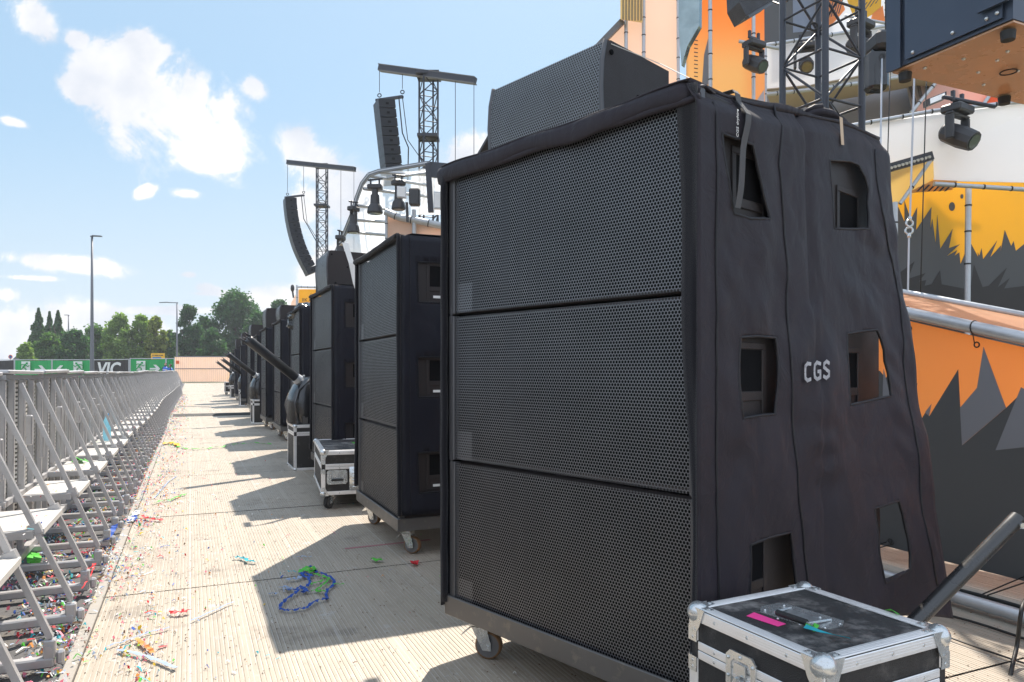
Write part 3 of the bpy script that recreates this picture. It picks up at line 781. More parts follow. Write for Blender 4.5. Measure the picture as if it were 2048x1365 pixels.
# top sheet with sag and wrinkles, and the roll along the front edge
m = MB(); vs = []; fs = []; nx, ny = 30, 36
for j in range(ny+1):
    for i in range(nx+1):
        s = -.03+1.335*i/nx; u = -.0+1.25*j/ny
        z = top1(s)+.012 + noise.noise(Vector((s*3,u*3,4)))*.02
        p = A_ + V0*s + U0*(u-.02) + Vector((0,0,z))
        if j == 0: p = cov1(s, top1(s))
        vs.append(p)
for j in range(ny):
    for i in range(nx): fs.append((j*(nx+1)+i, j*(nx+1)+i+1, (j+1)*(nx+1)+i+1, (j+1)*(nx+1)+i))
m.add(vs, fs); m.build('top_sheet', M_cloth, cov, True, solid=.005)
m = MB(); vs = []; fs = []; n = 70
for j in range(n+1):
    f = j/n; u = -.01+1.26*f
    dz = .010*noise.noise(Vector((u*5,0,2)))
    tp_ = smooth01(f/.05); hgt = .040*tp_+.016*noise.noise(Vector((u*3.3,4,1))); c = A_+U0*max(u,.0)+V0*.03*(1-tp_)-Vector((0,0,.02*(1-tp_)))
    prof = [(.05,2.012+dz*.3),(.0,2.022+dz),(-.025,2.012+dz),(-.034,1.995+dz),(-.030,2.0-hgt+dz),(-.024,1.992-hgt+dz)]
    for (x_, z_) in prof: vs.append(c+V0*x_+Vector((0,0,z_)))
for j in range(n):
    for i in range(5): fs.append((j*6+i,j*6+i+1,(j+1)*6+i+1,(j+1)*6+i))
m.add(vs, fs); m.tube([A_+U0*(-.01+1.26*k/40)+V0*(-.02)+Vector((0,0,1.957+.010*noise.noise(Vector((k*.16,0,2)))))for k in range(41)], .008, 6); m.build('front_edge', M_cloth, cov, True, solid=.006)
# far-side flap seen as a dark strip at the grille's far edge
m = MB(); vs = []; fs = []; nz = 40
for j in range(nz+1):
    z = .2+1.8*j/nz
    for i in range(9):
        x_ = -.03+1.05*i/8; vs.append(A_+U0*(W_+.012+.02*noise.noise(Vector((x_*3,z*2,8)))+.01)+V0*x_+Vector((0,0,z)))
for j in range(nz):
    for i in range(8): fs.append((j*9+i, j*9+i+1, (j+1)*9+i+1, (j+1)*9+i))
m.add(vs, fs); m.tube([A_+U0*(W_+.008)+V0*(-.022+.002*math.sin(z*.9))+Vector((0,0,.22+.05*z)) for z in range(36)], .013, 8)
m.build('far_flap', M_fuzz, cov, True, solid=.005)
# stencilled CGS, made of strokes with stencil gaps
def strokes_on(fn, strokes, w, mbd):
    for st in strokes:
        pts = [Vector(p) for p in st]
        for a, b in zip(pts[:-1], pts[1:]):
            d = (b-a).normalized(); n = Vector((-d.y,d.x))*w/2; e = d*w*.35
            mbd.slab([fn(*(a-e-n)), fn(*(b+e-n)), fn(*(b+e+n)), fn(*(a-e+n))], .0008)
Cst = [[(.75,.95),(.35,1.0),(.08,.85),(.05,.58)],[(.05,.42),(.08,.15),(.35,.0),(.75,.05)]]
Gst = [[(.85,.9),(.4,1.0),(.1,.85),(.05,.58)],[(.05,.42),(.1,.15),(.42,.0),(.85,.08),(.85,.45),(.55,.45)]]
Sst = [[(.82,.88),(.5,1.0),(.15,.88),(.12,.66),(.38,.56)],[(.52,.48),(.84,.36),(.82,.12),(.45,.0),(.1,.12)]]
o_, e_ = unproj1(1603,762), unproj1(1657,755); u_ = unproj1(1603,728)
ex = Vector(e_)-Vector(o_); ey = Vector(u_)-Vector(o_)
mbd = MB()
qa_, qb_, qc_ = [cov1(*(Vector(o_)+v_)) for v_ in (Vector((0,0)), ex, ey)]
for k, st in enumerate((Cst,Gst,Sst)):
    def fn(x, y, k=k): return qa_ + (qb_-qa_)*((k+x*.82)/3) + (qc_-qa_)*y + Wn*.012
    strokes_on(fn, st, .21, mbd)
mbd.build('stencil_letters', mat('worn_stencil_paint',(.42,.42,.44),.8,var=.3,scale=90), cov)
# luggage tag and the folded handle wad on top
tg = unproj1(1671, 262)
m = MB(); b_ = cov1(*tg)+Wn*.02
m.add([b_+V0*x_+Vector((0,0,z_))+Wn*e__ for (x_,z_,e__) in ((-.011,.045,0),(.013,.045,0),(.017,-.055,.004),(-.006,-.058,.004))], [(0,1,2,3)])
m.build('paper_tag', mat('kraft_paper',(.55,.42,.3),.8), cov, solid=.001)
m = MB(); m.tube([b_+Vector((0,0,.045)), b_+Vector((-.02,-.0,.075)), b_+Vector((-.03,.02,.11))], .0025, 5); m.build('tag_string', M_cable, cov)
m = MB(); c_ = A_+V0*1.02+U0*.10
pts = [c_+V0*(.14*math.cos(a)-.02)+U0*(.06*math.sin(a))+Vector((0,0,2.135+.012*math.sin(a*2))) for a in [i*math.pi/9 for i in range(19)]]
m.tube(pts, .017, 8); m.tube([p+Vector((0,0,.02)) for p in pts[:12]], .012, 8); m.build('lifting_loop', M_cloth, cov, True)
# black boards lying on the cover behind the loudspeaker
m = MB(); m.slab([A_+V0*.30+U0*.16+Vector((0,0,2.105)),A_+V0*.86+U0*.12+Vector((0,0,2.165)),A_+V0*.88+U0*.5+Vector((0,0,2.165)),A_+V0*.30+U0*.5+Vector((0,0,2.105))],.012,Vector((0,0,1)))
o = m.build('board', M_cab); tag(o, 'thin black board lying on the cover of the nearest stack', 'board')
# grey webbing strap with writing
st = thing('lashing_strap', cov1(.25,1.9), 'grey webbing strap lettered CGS dryhire hanging down the nearest cover', 'strap')
m = MB(); a1, a2, a3 = unproj1(1468,190), unproj1(1466,300), unproj1(1467,418)
def strip(m, pts, wdir, w):
    vs = []; fs = []
    for p in pts: vs += [p-wdir*w/2, p+wdir*w/2]
    for i in range(len(pts)-1): fs.append((2*i,2*i+1,2*i+3,2*i+2))
    m.add(vs, fs)
s0 = A_+U0*.45+V0*.22+Vector((0,0,2.055))
pts = [s0, A_+U0*.03+V0*.235+Vector((0,0,2.05))]+[cov1(a1[0]+(a3[0]-a1[0])*f, a1[1]+(a3[1]-a1[1])*f)+Wn*(.012+.004*math.sin(f*9)) for f in [0]+[i/14 for i in range(1,15)]]
strip(m, pts, V0, .030); m.build('webbing', mat('grey_webbing',(.11,.11,.115),.8,bump=.8,bscale=500), st, solid=.002)
# strap lettering
def text_mesh(body, size, off=0.):
    cu = D.curves.new('lettering', 'FONT'); cu.body = body; cu.size = size; cu.extrude = .0; cu.resolution_u = 3; cu.offset = off
    ob = D.objects.new('lettering', cu); COL.objects.link(ob); dg = bpy.context.evaluated_depsgraph_get()
    me = D.meshes.new_from_object(ob.evaluated_get(dg)); vs = [v.co.copy() for v in me.vertices]; fs = [tuple(p.vertices) for p in me.polygons]
    D.objects.remove(ob); D.meshes.remove(me); return vs, fs
def put_text(body, size, fn, th=.0006, mbd=None, off=0.):
    vs, fs = text_mesh(body, size, off); mbd = mbd or MB(); o = [fn(v.x, v.y) for v in vs]; mbd.add(o, fs); return mbd
tb = pts[4].lerp(pts[5],.2); tdn = unproj1(1464,278); base = cov1(*tdn)+Wn*.0175
m = put_text('CGS dryhire', .0165, lambda x,y: base + Vector((0,0,x)) + V0*(.004-y) + Wn*.002)
m.build('lettering', M_printwhite, st, solid=.0008)
# thin pale line strapping the loudspeaker
m = MB(); m.tube([P(1222,88,2.72),P(1320,128,2.80),cov1(.11,2.0)+Vector((0,0,.012))], .0018, 6)
o = m.build('tie_line', M_bright); tag(o, 'thin pale cord stretched from the nearest loudspeaker to its cover', 'cord')
# white ratchet strap over the third stack
N3 = Vector((*STACKS[2][0],0)); Uv, Vv = PD, PR
st = thing('ratchet_strap', N3+Vv*.15, 'white ratchet strap running down from the loudspeaker on the third stack', 'strap')
m = MB(); c = N3-PD*.035
pts = [c+Vv*.13+PD*.25+Vector((0,0,2.45)), c+Vv*.13+PD*.08+Vector((0,0,2.452)), c+Vv*.18+Vector((0,0,2.24)), c+Vv*.22-PD*.01+Vector((0,0,2.04)), c+Vv*.30-PD*.01+Vector((0,0,1.80)), c+Vv*.36-PD*.01+Vector((0,0,1.63))]
strip(m, pts, Vv, .055); m.build('webbing', M_bright, st, solid=.003)
m = MB(); m.box((c.x+Vv.x*.36-.04,c.y-.06,1.56),(c.x+Vv.x*.36+.04,c.y+.04,1.64),.01); m.build('ratchet', M_truss, st)
# bunched cloth on the fourth stack
for kk,(N4,sz) in enumerate(((Vector((*STACKS[3][0],0)),.30),)):
    m = MB(); m.ball(N4+PD*.9+PR*.25+Vector((0,0,1.99)), sz*.8, 26, 18, (1,1.3,.62), .8, 3); m.ball(N4+PD*1.15+PR*.12+Vector((0,0,1.88)), .14, 20, 14, (1,1.,1.3), .9, 8)
    o = m.build('cloth_bundle', M_blackbag, smooth=True); tag(o, 'bunched black cloth piled on top of the fourth stack', 'cloth')
# ------------------------------------------------------------------ flight cases
def case(loc, rz, lx, ly, z0, z1, label, lid=.12, group=None, detail=2, wheels=False, latch=(), handles=(), top_handle=False, louvre=None):
    """local frame centred; lx across, ly along"""
    t = thing('flight_case', loc, label, 'flight case', group, rz)
    hx, hy = lx/2, ly/2; e = .032 if detail > 1 else .03
    m = MB(); m.box((-hx,-hy,z0),(hx,hy,z1-.003), .002); m.mat(1).box((-hx+.01,-hy+.01,z1-.003),(hx-.01,hy-.01,z1)); m.build('panels', [M_lam, M_lamtop], t, world=False)
    o_ = .0045; m = MB()
    def ext(lo, hi):
        m.box(lo, hi, .0018)
        if detail > 1:                                      # fine rolled grooves along the profile
            d = [hi[i]-lo[i] for i in range(3)]; ax = d.index(max(d)); rest = [i for i in range(3) if i != ax]
            wi = max(rest, key=lambda i: d[i]); ni = min(rest, key=lambda i: d[i])
            for k in range(3):
                l2 = list(lo); h2 = list(hi); c = lo[wi]+d[wi]*(.3+.2*k); l2[wi] = c-.0016; h2[wi] = c+.0016; l2[ni] -= .0011; h2[ni] += .0011; l2[ax] += .004; h2[ax] -= .004
                m.box(tuple(l2), tuple(h2))
    zs = z1-lid
    for s in (-1,1):
        for z_a, z_b in ((z1-e,z1),(zs,zs+.022),(zs-.024,zs-.002),(z0,z0+e)):
            ext((-hx+e*.9, s*hy-(o_ if s<0 else 0), z_a),(hx-e*.9, s*hy+(o_ if s>0 else 0), z_b))
            ext((s*hx-(o_ if s<0 else 0), -hy+e*.9, z_a),(s*hx+(o_ if s>0 else 0), hy-e*.9, z_b))
        ext((-hx+e*.9, min(s*hy,s*(hy-e)), z1),(hx-e*.9, max(s*hy,s*(hy-e)), z1+o_))
        ext((min(s*hx,s*(hx-e)), -hy+e, z1),(max(s*hx,s*(hx-e)), hy-e, z1+o_))
        for q in (-1,1):
            for za, zb in ((z0+.01,zs-.025),(zs+.023,z1-.01)):
                m.box((min(s*(hx+o_),s*(hx-e*.9)), min(q*hy,q*(hy+o_)), za),(max(s*(hx+o_),s*(hx-e*.9)), max(q*hy,q*(hy+o_)), zb), .0015)
                m.box((min(s*hx,s*(hx+o_)), min(q*(hy),q*(hy-e*.9)), za),(max(s*hx,s*(hx+o_)), max(q*(hy),q*(hy-e*.9)), zb), .0015)
    edg = m
    for s in (-1,1):
        for q in (-1,1):
            for top in (0,1):
                m = MB(); zc = z1-.012 if top else z0+.012; c = Vector((s*(hx-.012), q*(hy-.012), zc)); r = .029 if detail > 1 else .026
                m.ball(c, r, 18, 12)
                if detail > 1:
                    zz = -1 if top else 1
                    for (dx,dy) in ((0,1),(1,0)):         # the three rounded ears with their rivets
                        if dy: 
                            y = q*(hy+.0062); pts = [(c.x-s*.045,y,c.z+.018*-zz),(c.x+s*.012,y,c.z+.018*-zz),(c.x+s*.012,y,c.z+zz*.05),(c.x-s*.01,y,c.z+zz*.056),(c.x-s*.026,y,c.z+zz*.03)]
                            m.slab(pts, .002, (0,1,0)); m.disc((c.x-s*.006,y+q*.002,c.z+zz*.042),(0,1,0),.0052,.003,10)
                        else:
                            x = s*(hx+.0062); pts = [(x,c.y-q*.045,c.z+.018*-zz),(x,c.y+q*.012,c.z+.018*-zz),(x,c.y+q*.012,c.z+zz*.05),(x,c.y-q*.01,c.z+zz*.056),(x,c.y-q*.026,c.z+zz*.03)]
                            m.slab(pts, .002, (1,0,0)); m.disc((x+s*.002,c.y-q*.006,c.z+zz*.042),(1,0,0),.0052,.003,10)
                    if top:
                        z = z1+.006; m.slab([(c.x+s*.01,c.y+q*.01,z),(c.x-s*.05,c.y+q*.006,z),(c.x-s*.05,c.y-q*.012,z),(c.x-s*.012,c.y-q*.02,z),(c.x-s*.012,c.y-q*.05,z),(c.x+s*.006,c.y-q*.05,z)], .002, (0,0,1))
                        m.disc((c.x-s*.04,c.y-q*.001,z+.001),(0,0,1),.005,.003,10); m.disc((c.x-s*.0,c.y-q*.04,z+.001),(0,0,1),.005,.003,10)
                m.build('ball_corner', M_zinc, t, world=False, sm_angle=35, smooth=True)
    if detail > 1:
        m = edg; m.mat(1)
        for s in (-1,1):
            for z in (z1-.016, zs+.011, zs-.013, z0+.016):
                for k in (-.28,.02,.3):
                    m.ball((k*lx*.95, s*(hy+o_), z), .0048, 8, 6, (1,.5,1)); m.ball((s*(hx+o_), k*ly*.95, z), .0048, 8, 6, (.5,1,1))
            for q in (-1,1):
                for z in (zs+.04, zs-.04):
                    m.slab([(s*(hx-.028),q*(hy+.0065),z-.02),(s*(hx+.003),q*(hy+.0065),z-.02),(s*(hx+.003),q*(hy+.0065),z+.02),(s*(hx-.028),q*(hy+.0065),z+.02)],.002,(0,1,0))
                    m.slab([(s*(hx+.0065),q*(hy-.028),z-.02),(s*(hx+.0065),q*(hy+.003),z-.02),(s*(hx+.0065),q*(hy+.003),z+.02),(s*(hx+.0065),q*(hy-.028),z+.02)],.002,(1,0,0))
                    for w_ in (-.009,.009):
                        m.ball((s*(hx-.013),q*(hy+.008),z+w_),.0045,8,6,(1,.5,1)); m.ball((s*(hx+.008),q*(hy-.013),z+w_),.0045,8,6,(.5,1,1))
    edg.build('edging', [M_alu, M_zinc], t, world=False)
    for (face, pos, zc) in latch:                            # recessed butterfly latch: face 'x-' etc
        m = MB()
        def L(a, b, d):                                      # a along the face, b up, d outwards
            return {'x-': (-hx-d, pos+a, zc+b), 'x+': (hx+d, pos+a, zc+b), 'y-': (pos+a, -hy-d, zc+b), 'y+': (pos+a, hy+d, zc+b)}[face]
        nrm = Vector(L(0,0,1))-Vector(L(0,0,0)); hw, hh = .05, .065; c = .014
        ring = [(-hw+c,-hh),(hw-c,-hh),(hw,-hh+c),(hw,hh-c),(hw-c,hh),(-hw+c,hh),(-hw,hh-c),(-hw,-hh+c)]
        inn = [(x*.66,y*.70) for x,y in ring]
        m.add([L(x,y,.010) for x,y in ring]+[L(x,y,.010) for x,y in inn]+[L(x,y,.004) for x,y in inn]+[L(x,y,.004) for x,y in ring],
              [(i,(i+1)%8,(i+1)%8+8,i+8) for i in range(8)]+[(i+8,(i+1)%8+8,(i+1)%8+16,i+16) for i in range(8)]+[tuple(range(16,24))]+[(i,(i+1)%8,(i+1)%8+24,i+24) for i in range(8)])
        m.disc(L(0,-.012,.014), nrm, .019, .012, 20); m.disc(L(0,-.012,.020), nrm, .012, .008, 16)
        m.slab([L(-.004,-.034,.028),L(.004,-.034,.028),L(.004,.010,.028),L(-.004,.010,.028)], .012, nrm)
        m.slab([L(-.02,.012,.014),L(.02,.012,.014),L(.018,.040,.014),L(-.018,.040,.014)], .004, nrm)
        for (x,y) in ((-.041,0),(.041,0),(-.041,.045),(.041,.045),(-.041,-.045),(.041,-.045),(0,.056),(0,-.056)): m.ball(L(x,y,.011), .0045, 8, 6)
        m.build('latch', M_zinc, t, world=False, sm_angle=35, smooth=True)
    for (face, pos, zc) in handles:
        m = MB()
        def L(a, b, d):
            return {'x-': (-hx-d, pos+a, zc+b), 'x+': (hx+d, pos+a, zc+b), 'y-': (pos+a, -hy-d, zc+b), 'y+': (pos+a, hy+d, zc+b)}[face]
        hw, hh = .085, .06; c = .014
        ring = [(-hw+c,-hh),(hw-c,-hh),(hw,-hh+c),(hw,hh-c),(hw-c,hh),(-hw+c,hh),(-hw,hh-c),(-hw,-hh+c)]; inn = [(x*.76,y*.70) for x,y in ring]
        m.add([L(x,y,.008) for x,y in ring]+[L(x,y,.008) for x,y in inn]+[L(x,y,.002) for x,y in inn]+[L(x,y,.0) for x,y in ring],
              [(i,(i+1)%8,(i+1)%8+8,i+8) for i in range(8)]+[(i+8,(i+1)%8+8,(i+1)%8+16,i+16) for i in range(8)]+[tuple(range(16,24))]+[(i,(i+1)%8,(i+1)%8+24,i+24) for i in range(8)])
        m.tube([L(-.05,.02,.010),L(-.05,-.022,.018)],.004,6); m.tube([L(.05,.02,.010),L(.05,-.022,.018)],.004,6)
        m.mat(1).tube([L(-.05,-.022,.018),L(.05,-.022,.018)],.009,10)
        m.build('recessed_handle', [M_zinc, M_rubber], t, world=False, sm_angle=35, smooth=True)
    if louvre:
        face, pos, zc = louvre; m = MB()
        for (lo, hi) in (((pos-.07,-hy-.008,zc-.10),(pos+.07,-hy,zc+.10)),): m.box(lo, hi, .006)
        for k in range(6): m.ball((pos, -hy-.008, zc-.072+k*.029), .05, 14, 8, (1,.14,.2))
        m.build('louvre_vent', M_zinc, t, world=False, smooth=True)
    if wheels:
        for s in (-1,1):
            for q in (-1,1): caster(t, s*(hx-.08), q*(hy-.08), z0, 1.2*s+q, False, tyre=M_rubber)
    return t
ACT = Vector((.905*.92*1.0, 0, 0))
# foreground case: centred from its four measured top corners
K = 920.; fc = Vector((.8387e-3*K*1.0, 2.031e-3*K, 0)); fz = CH-K/F; fang = math.atan2(.454, .891)
fc = Vector((.8413e-3*K, 2.0308e-3*K, 0))
fcase = case(fc, fang, .428, .428, .06, fz-.004, 'silver edged black flight case with pink tape on its dusty lid, nearest the camera', lid=.105,
     latch=(('x-', .025, fz-.130), ('y-', .12, fz-.30)), handles=(), wheels=True)
Lf = Matrix.Translation(fc) @ Matrix.Rotation(fang, 4, 'Z')
def onlid(px, py, dz=0.): 
    z = fz-.004+dz; Y = (CH-z)*F/(py-HZ); return Vector(((px-CX)/F*Y, Y, z))
m = MB(); q = [onlid(*p, .0) for p in ((1520,1212),(1652,1243),(1690,1252),(1684,1262),(1660,1260),(1612,1253),(1560,1243),(1512,1222))]
dish = [onlid(1522,1216),onlid(1558,1208),onlid(1582,1213),onlid(1688,1245),onlid(1684,1254),onlid(1655,1260),onlid(1620,1256),onlid(1520,1226)]
m.slab([p+Vector((0,0,.004)) for p in dish], .0035, (0,0,1))
inn = [onlid(*p, .0045) for p in ((1545,1219),(1572,1216),(1660,1242),(1655,1250),(1626,1250),(1545,1226))]
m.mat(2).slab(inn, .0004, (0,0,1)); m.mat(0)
for p in ((1530,1221),(1568,1212),(1640,1236),(1680,1249),(1650,1257),(1600,1250),(1556,1238)): m.ball(onlid(*p,.006), .0035, 8, 6)
g0, g1 = onlid(1550,1224,.017), onlid(1618,1247,.017)
m.tube([onlid(1582,1216,.006), g0], .0028, 6); m.tube([onlid(1662,1240,.006), g1], .0028, 6); m.tube([g0,g1],.0028,6)
m.mat(1).tube([g0.lerp(g1,.06), g0.lerp(g1,.94)], .0078, 12)
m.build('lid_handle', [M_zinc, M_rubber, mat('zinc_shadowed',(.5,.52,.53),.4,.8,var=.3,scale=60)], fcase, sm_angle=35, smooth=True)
m = MB(); m.slab([onlid(1493,1232,.002),onlid(1508,1225,.002),onlid(1572,1248,.002),onlid(1556,1253,.002)], .001, (0,0,1)); m.build('pink_tape', M_pinktape, fcase)
m = MB(); rr = random.Random(4)
def ribbon(mb_, pts, w, z0=.003, curl=.006, rr=rr, tws=.5):
    vs = []; fs = []; a_ = rr.random()*6
    for i, p in enumerate(pts):
        p = Vector(p); q_ = Vector(pts[min(i+1,len(pts)-1)])-Vector(pts[max(i-1,0)]); n = Vector((-q_.y,q_.x,0)).normalized()
        tw = math.sin(a_+i*1.3); n2_ = (n*(1-tws*1.3*(1-abs(tw))) + Vector((0,0,tws*tw)))*w/2; h = Vector((0,0,z0+w*tws*.62*abs(tw)+curl*rr.random()))
        vs += [p-n2_+h, p+n2_+h]
    for i in range(len(pts)-1): fs.append((2*i,2*i+1,2*i+3,2*i+2))
    mb_.add(vs, fs)
M_paper = {c: mat('tissue_'+c, v, .6, var=.2, scale=40, trans=.25) for c, v in dict(blue=(.02,.09,.42), teal=(.03,.42,.50), green=(.10,.55,.06), red=(.65,.03,.04), yellow=(.8,.55,.04), white=(.8,.8,.78), pink=(.8,.20,.28), pale=(.36,.46,.64), orange=(.7,.28,.06), brown=(.16,.09,.05)).items()}
for nm, c, pts, w in (('teal', 'teal', [(1610,1262),(1640,1272),(1672,1280),(1700,1286)], .013), ('green', 'green', [(1612,1260),(1625,1264),(1634,1261),(1628,1270)], .012), ('green', 'green', [(1770,1227),(1784,1229),(1797,1236)], .012)):
    m = MB(); ribbon(m, [onlid(*p) for p in pts], w, .007); o = m.build('paper_scrap', M_paper[c], solid=.0005)
    tag(o, {'teal': 'teal paper scrap lying on the nearest flight case lid', 'green': ('green paper curl beside the teal scrap on the nearest lid' if pts[0][0] < 1700 else 'green paper scrap at the far edge of the nearest lid')}[c], 'paper scrap')

# case on wheels between the second and third stack
Yc = 6.37; c2l = Vector((-1.66, 6.05, 0))
half = Vector((.30,.56))
c2 = Vector((-1.60,6.10,0)) + Vector((.95,.312,0))*.31 + Vector((-.312,.95,0))*.54
case(c2, R(18.2), .62, 1.08, .12, .49, 'wheeled silver edged flight case with louvre vent, standing beyond the second stack', lid=.13, detail=2, wheels=True,
     handles=(('y-', -.185, .27),), louvre=('y-', -.015, .255), latch=())
m = MB(); ribbon(m, [c2+Vector((.02,-.1,.495)), c2+Vector((.05,-.05,.495)), c2+Vector((.1,-.08,.495))], .03, .004)
tag(m.build('paper_scrap', M_paper['green'], solid=.0006), 'green paper scrap on the lid of the louvred flight case', 'paper scrap')

# ------------------------------------------------------------------ streamer cannons on cases
CAN = [(578, 942, 8.45, 'first'), (500, 848, 15.9, 'second'), (476, 812, 24.0, 'third'), (458, 797, 31.2, 'farthest')]
def cannon_thing():
    t = thing('confetti_cannon', (0,0,0), 'x', 'confetti cannon')
    # local: +x to the right of the lane, y away; stands on z=0
    m = MB(); prof = [(0.0,.31,.24),(.08,.32,.25),(.22,.32,.25),(.36,.29,.24),(.46,.23,.20),(.54,.14,.13),(.56,.06,.06)]
    vs = []; fs = []; n = 20
    for (z, rx, ry) in prof:
        for k in range(n):
            a = 2*math.pi*k/n; cx_ = math.copysign(abs(math.cos(a))**.55, math.cos(a)); sy_ = math.copysign(abs(math.sin(a))**.55, math.sin(a))
            q = 1+noise.noise(Vector((cx_*2,sy_*2,z*6)))*.09
            vs.append((cx_*rx*q, sy_*ry*q, z))
    for j in range(len(prof)-1):
        for k in range(n): fs.append((j*n+k, j*n+(k+1)%n, (j+1)*n+(k+1)%n, (j+1)*n+k))
    fs.append(tuple((len(prof)-1)*n+k for k in range(n))); m.add(vs, fs)
    m.build('rain_hood', M_blackbag, t, True, world=False)
    m = MB(); m.tube([(-.26,-.24,.02),(-.29,-.25,.25),(-.24,-.22,.40),(-.08,-.16,.54)], .011, 8); m.build('hood_edge', mat('shiny_black_vinyl',(.02,.02,.024),.12,spec=1.), t, True, world=False)
    pj = Vector((-.17,-.02,.50)); dr = Vector((-.60,.0,.60)).normalized(); dr = Vector((-.74,-.10,.58)).normalized()
    e1 = pj + dr*.80
    m = MB(); m.tube([pj+dr*.07, e1-dr*.03, e1], [.052,.056,.058], 22, True); m.build('barrel', mat('barrel_black',(.035,.037,.043),.42,.2,spec=.5), t, True, world=False)
    m = MB(); a, b, d = frame_of(dr)
    m.tube([pj-dr*.04, pj+dr*.02, pj+dr*.07],[.04,.064,.060], 12); 
    for k in range(4): m.box(tuple(pj+a*.07*math.cos(k*1.57)+b*.07*math.sin(k*1.57)-Vector((.012,.012,.02))), tuple(pj+a*.07*math.cos(k*1.57)+b*.07*math.sin(k*1.57)+Vector((.012,.012,.02))), .003)
    m.build('clamp', M_galv, t, world=False)
    for k in range(6):
        t0 = k*1.047; base = e1 + a*.052*math.cos(t0)+b*.052*math.sin(t0); tip = base + dr*(.05+.02*(k%3)) + (a*math.cos(t0)+b*math.sin(t0))*.012*(1-(k%3))
        m = MB(); m.tube([base-dr*.01, base.lerp(tip,.6), tip], [.010,.008,.003], 7); m.build('nozzle_flap', M_truss, t, True, world=False)
    for s in (-1, 1):
        m = MB(); m.slab([(-.20,s*.05-.20,-.0),(-.14,s*.05-.20,0),(-.14,s*.05-.20,.09),(-.2,s*.05-.20,.09)], .008); m.build('bracket', M_dolly, t, world=False)
    return t
cn = cannon_thing()
for i, (px, py, Y, nm) in enumerate(CAN):
    near = Vector(((px+13*8.45/Y-CX)/F*Y, Y, 0))             # near-left corner on the ground
    c = near + PR*.32 + PD*.33
    csz = .53
    if i == 0:
        c0case = case(c, PA, .66, .60, .0, csz, 'black flight case under the first confetti cannon', lid=.0+.10, detail=1, handles=(('y-', .02, .17),), group='cases under the confetti cannons')
    else: copy_tree(c0case, c, PA, f'black flight case under the {nm} confetti cannon', 'cases under the confetti cannons')
    lab = f'{nm} hooded confetti cannon from the camera, black barrel tilted over the lane' if i < 3 else 'farthest hooded confetti cannon, black barrel tilted over the lane'
    L_ = c+Vector((0,0,csz+.012))-PR*.06
    if i == 0: cn.location = L_; cn.rotation_euler = (0,0,PA+.12); cn['label'] = lab; cn['group'] = 'hooded confetti cannons beside the lane'
    else: copy_tree(cn, L_, PA+.12, lab, 'hooded confetti cannons beside the lane')
# pale case at the very end
case(AB(1.78,38.5), PA, .45, .6, .12, .62, 'small pale flight case at the far end of the row', lid=.2, detail=1, wheels=True, handles=(('y-',0,.35),))

# ------------------------------------------------------------------ brace tube and floor tube on the right
def one(name, mb_, m_, label, cat, group=None, **kw): return tag(mb_.build(name, m_, **kw), label, cat, group)
t = thing('prop_tube', (1.4,2.45,0), 'black painted steel brace tube rising behind the nearest flight case', 'tube')
p0 = P(1800,1275,2.50); p1 = P(2036,1036,2.62)
m = MB(); m.tube([p0-(p1-p0)*.35, p0, p1], .027, 20, True); m.build('tube', mat('chipped_black_paint',(.035,.035,.035),.28,.2,dirt=(14,.66,.72,.7),dirtcol=(.4,.38,.34),spec=.8), t, True, sm_angle=40)
m = MB(); m.tube([p1-Vector((.01,.04,.02)), p1+Vector((-.01,.04,-.02))], .010, 6); m.build('bolt', M_zinc, t)
m = MB(); d_ = (p1-p0).normalized(); m.bar(p1-d_*.01+Vector((0,-.012,-.012)), p1+Vector((.3,-.012,-.035)), .008, .035); m.build('bracket', M_galv, t)
m = MB(); m.tube([AB(3.47,-.5,.05), AB(3.47,9.5,.05)], .030, 16)
one('floor_tube', m, M_galv, 'long galvanised tube lying on the deck below the orange banner', 'tube', smooth=True)
# cables on the floor
def cable(pts, r=.006): 
    m = MB(); P_ = [Vector(p) for p in pts]; out = []
    for i in range(len(P_)-1):
        a = P_[max(i-1,0)]; b = P_[i]; c = P_[i+1]; d = P_[min(i+2,len(P_)-1)]
        for k in range(6):
            t_ = k/6; out.append(.5*((2*b)+(c-a)*t_+(2*a-5*b+4*c-d)*t_**2+(-a+3*b-3*c+d)*t_**3))
    out.append(P_[-1]); m.tube(out, r, 7); return m
one('cable', cable([AB(3.0,6,.01),AB(3.05,3.6,.012),AB(3.2,2.6,.012),AB(3.30,2.2,.012),AB(3.3,1.6,.012),AB(3.5,.6,.012)]), M_cable, 'thick black cable snaking over the deck right beside the floor tube', 'cable', smooth=True)
one('cable', cable([AB(3.1,4.2,.01),AB(3.22,3.0,.012),AB(3.02,2.2,.012),AB(3.1,1.5,.012),AB(3.6,.9,.012)], .004), M_cable, 'thin black cable crossing the thicker one on the deck', 'cable', smooth=True)
one('cable', cable([G(2048,1230,.04)+Vector((.05,0,.1)),P(2046,1210,2.9),P(2034,1290,2.9),P(2022,1345,2.8),P(2010,1420,2.7)], .008), M_cable, 'black cable hanging down beside the brace tube at the picture edge', 'cable', smooth=True)
one('cable', cable([AB(3.62,6,.012),AB(3.66,4.2,.02),AB(3.6,3.2,.012),AB(3.7,2.4,.02),AB(3.66,1.6,.012)], .010), M_cable, 'black cable bundle along the foot of the orange banner wall', 'cable', smooth=True)

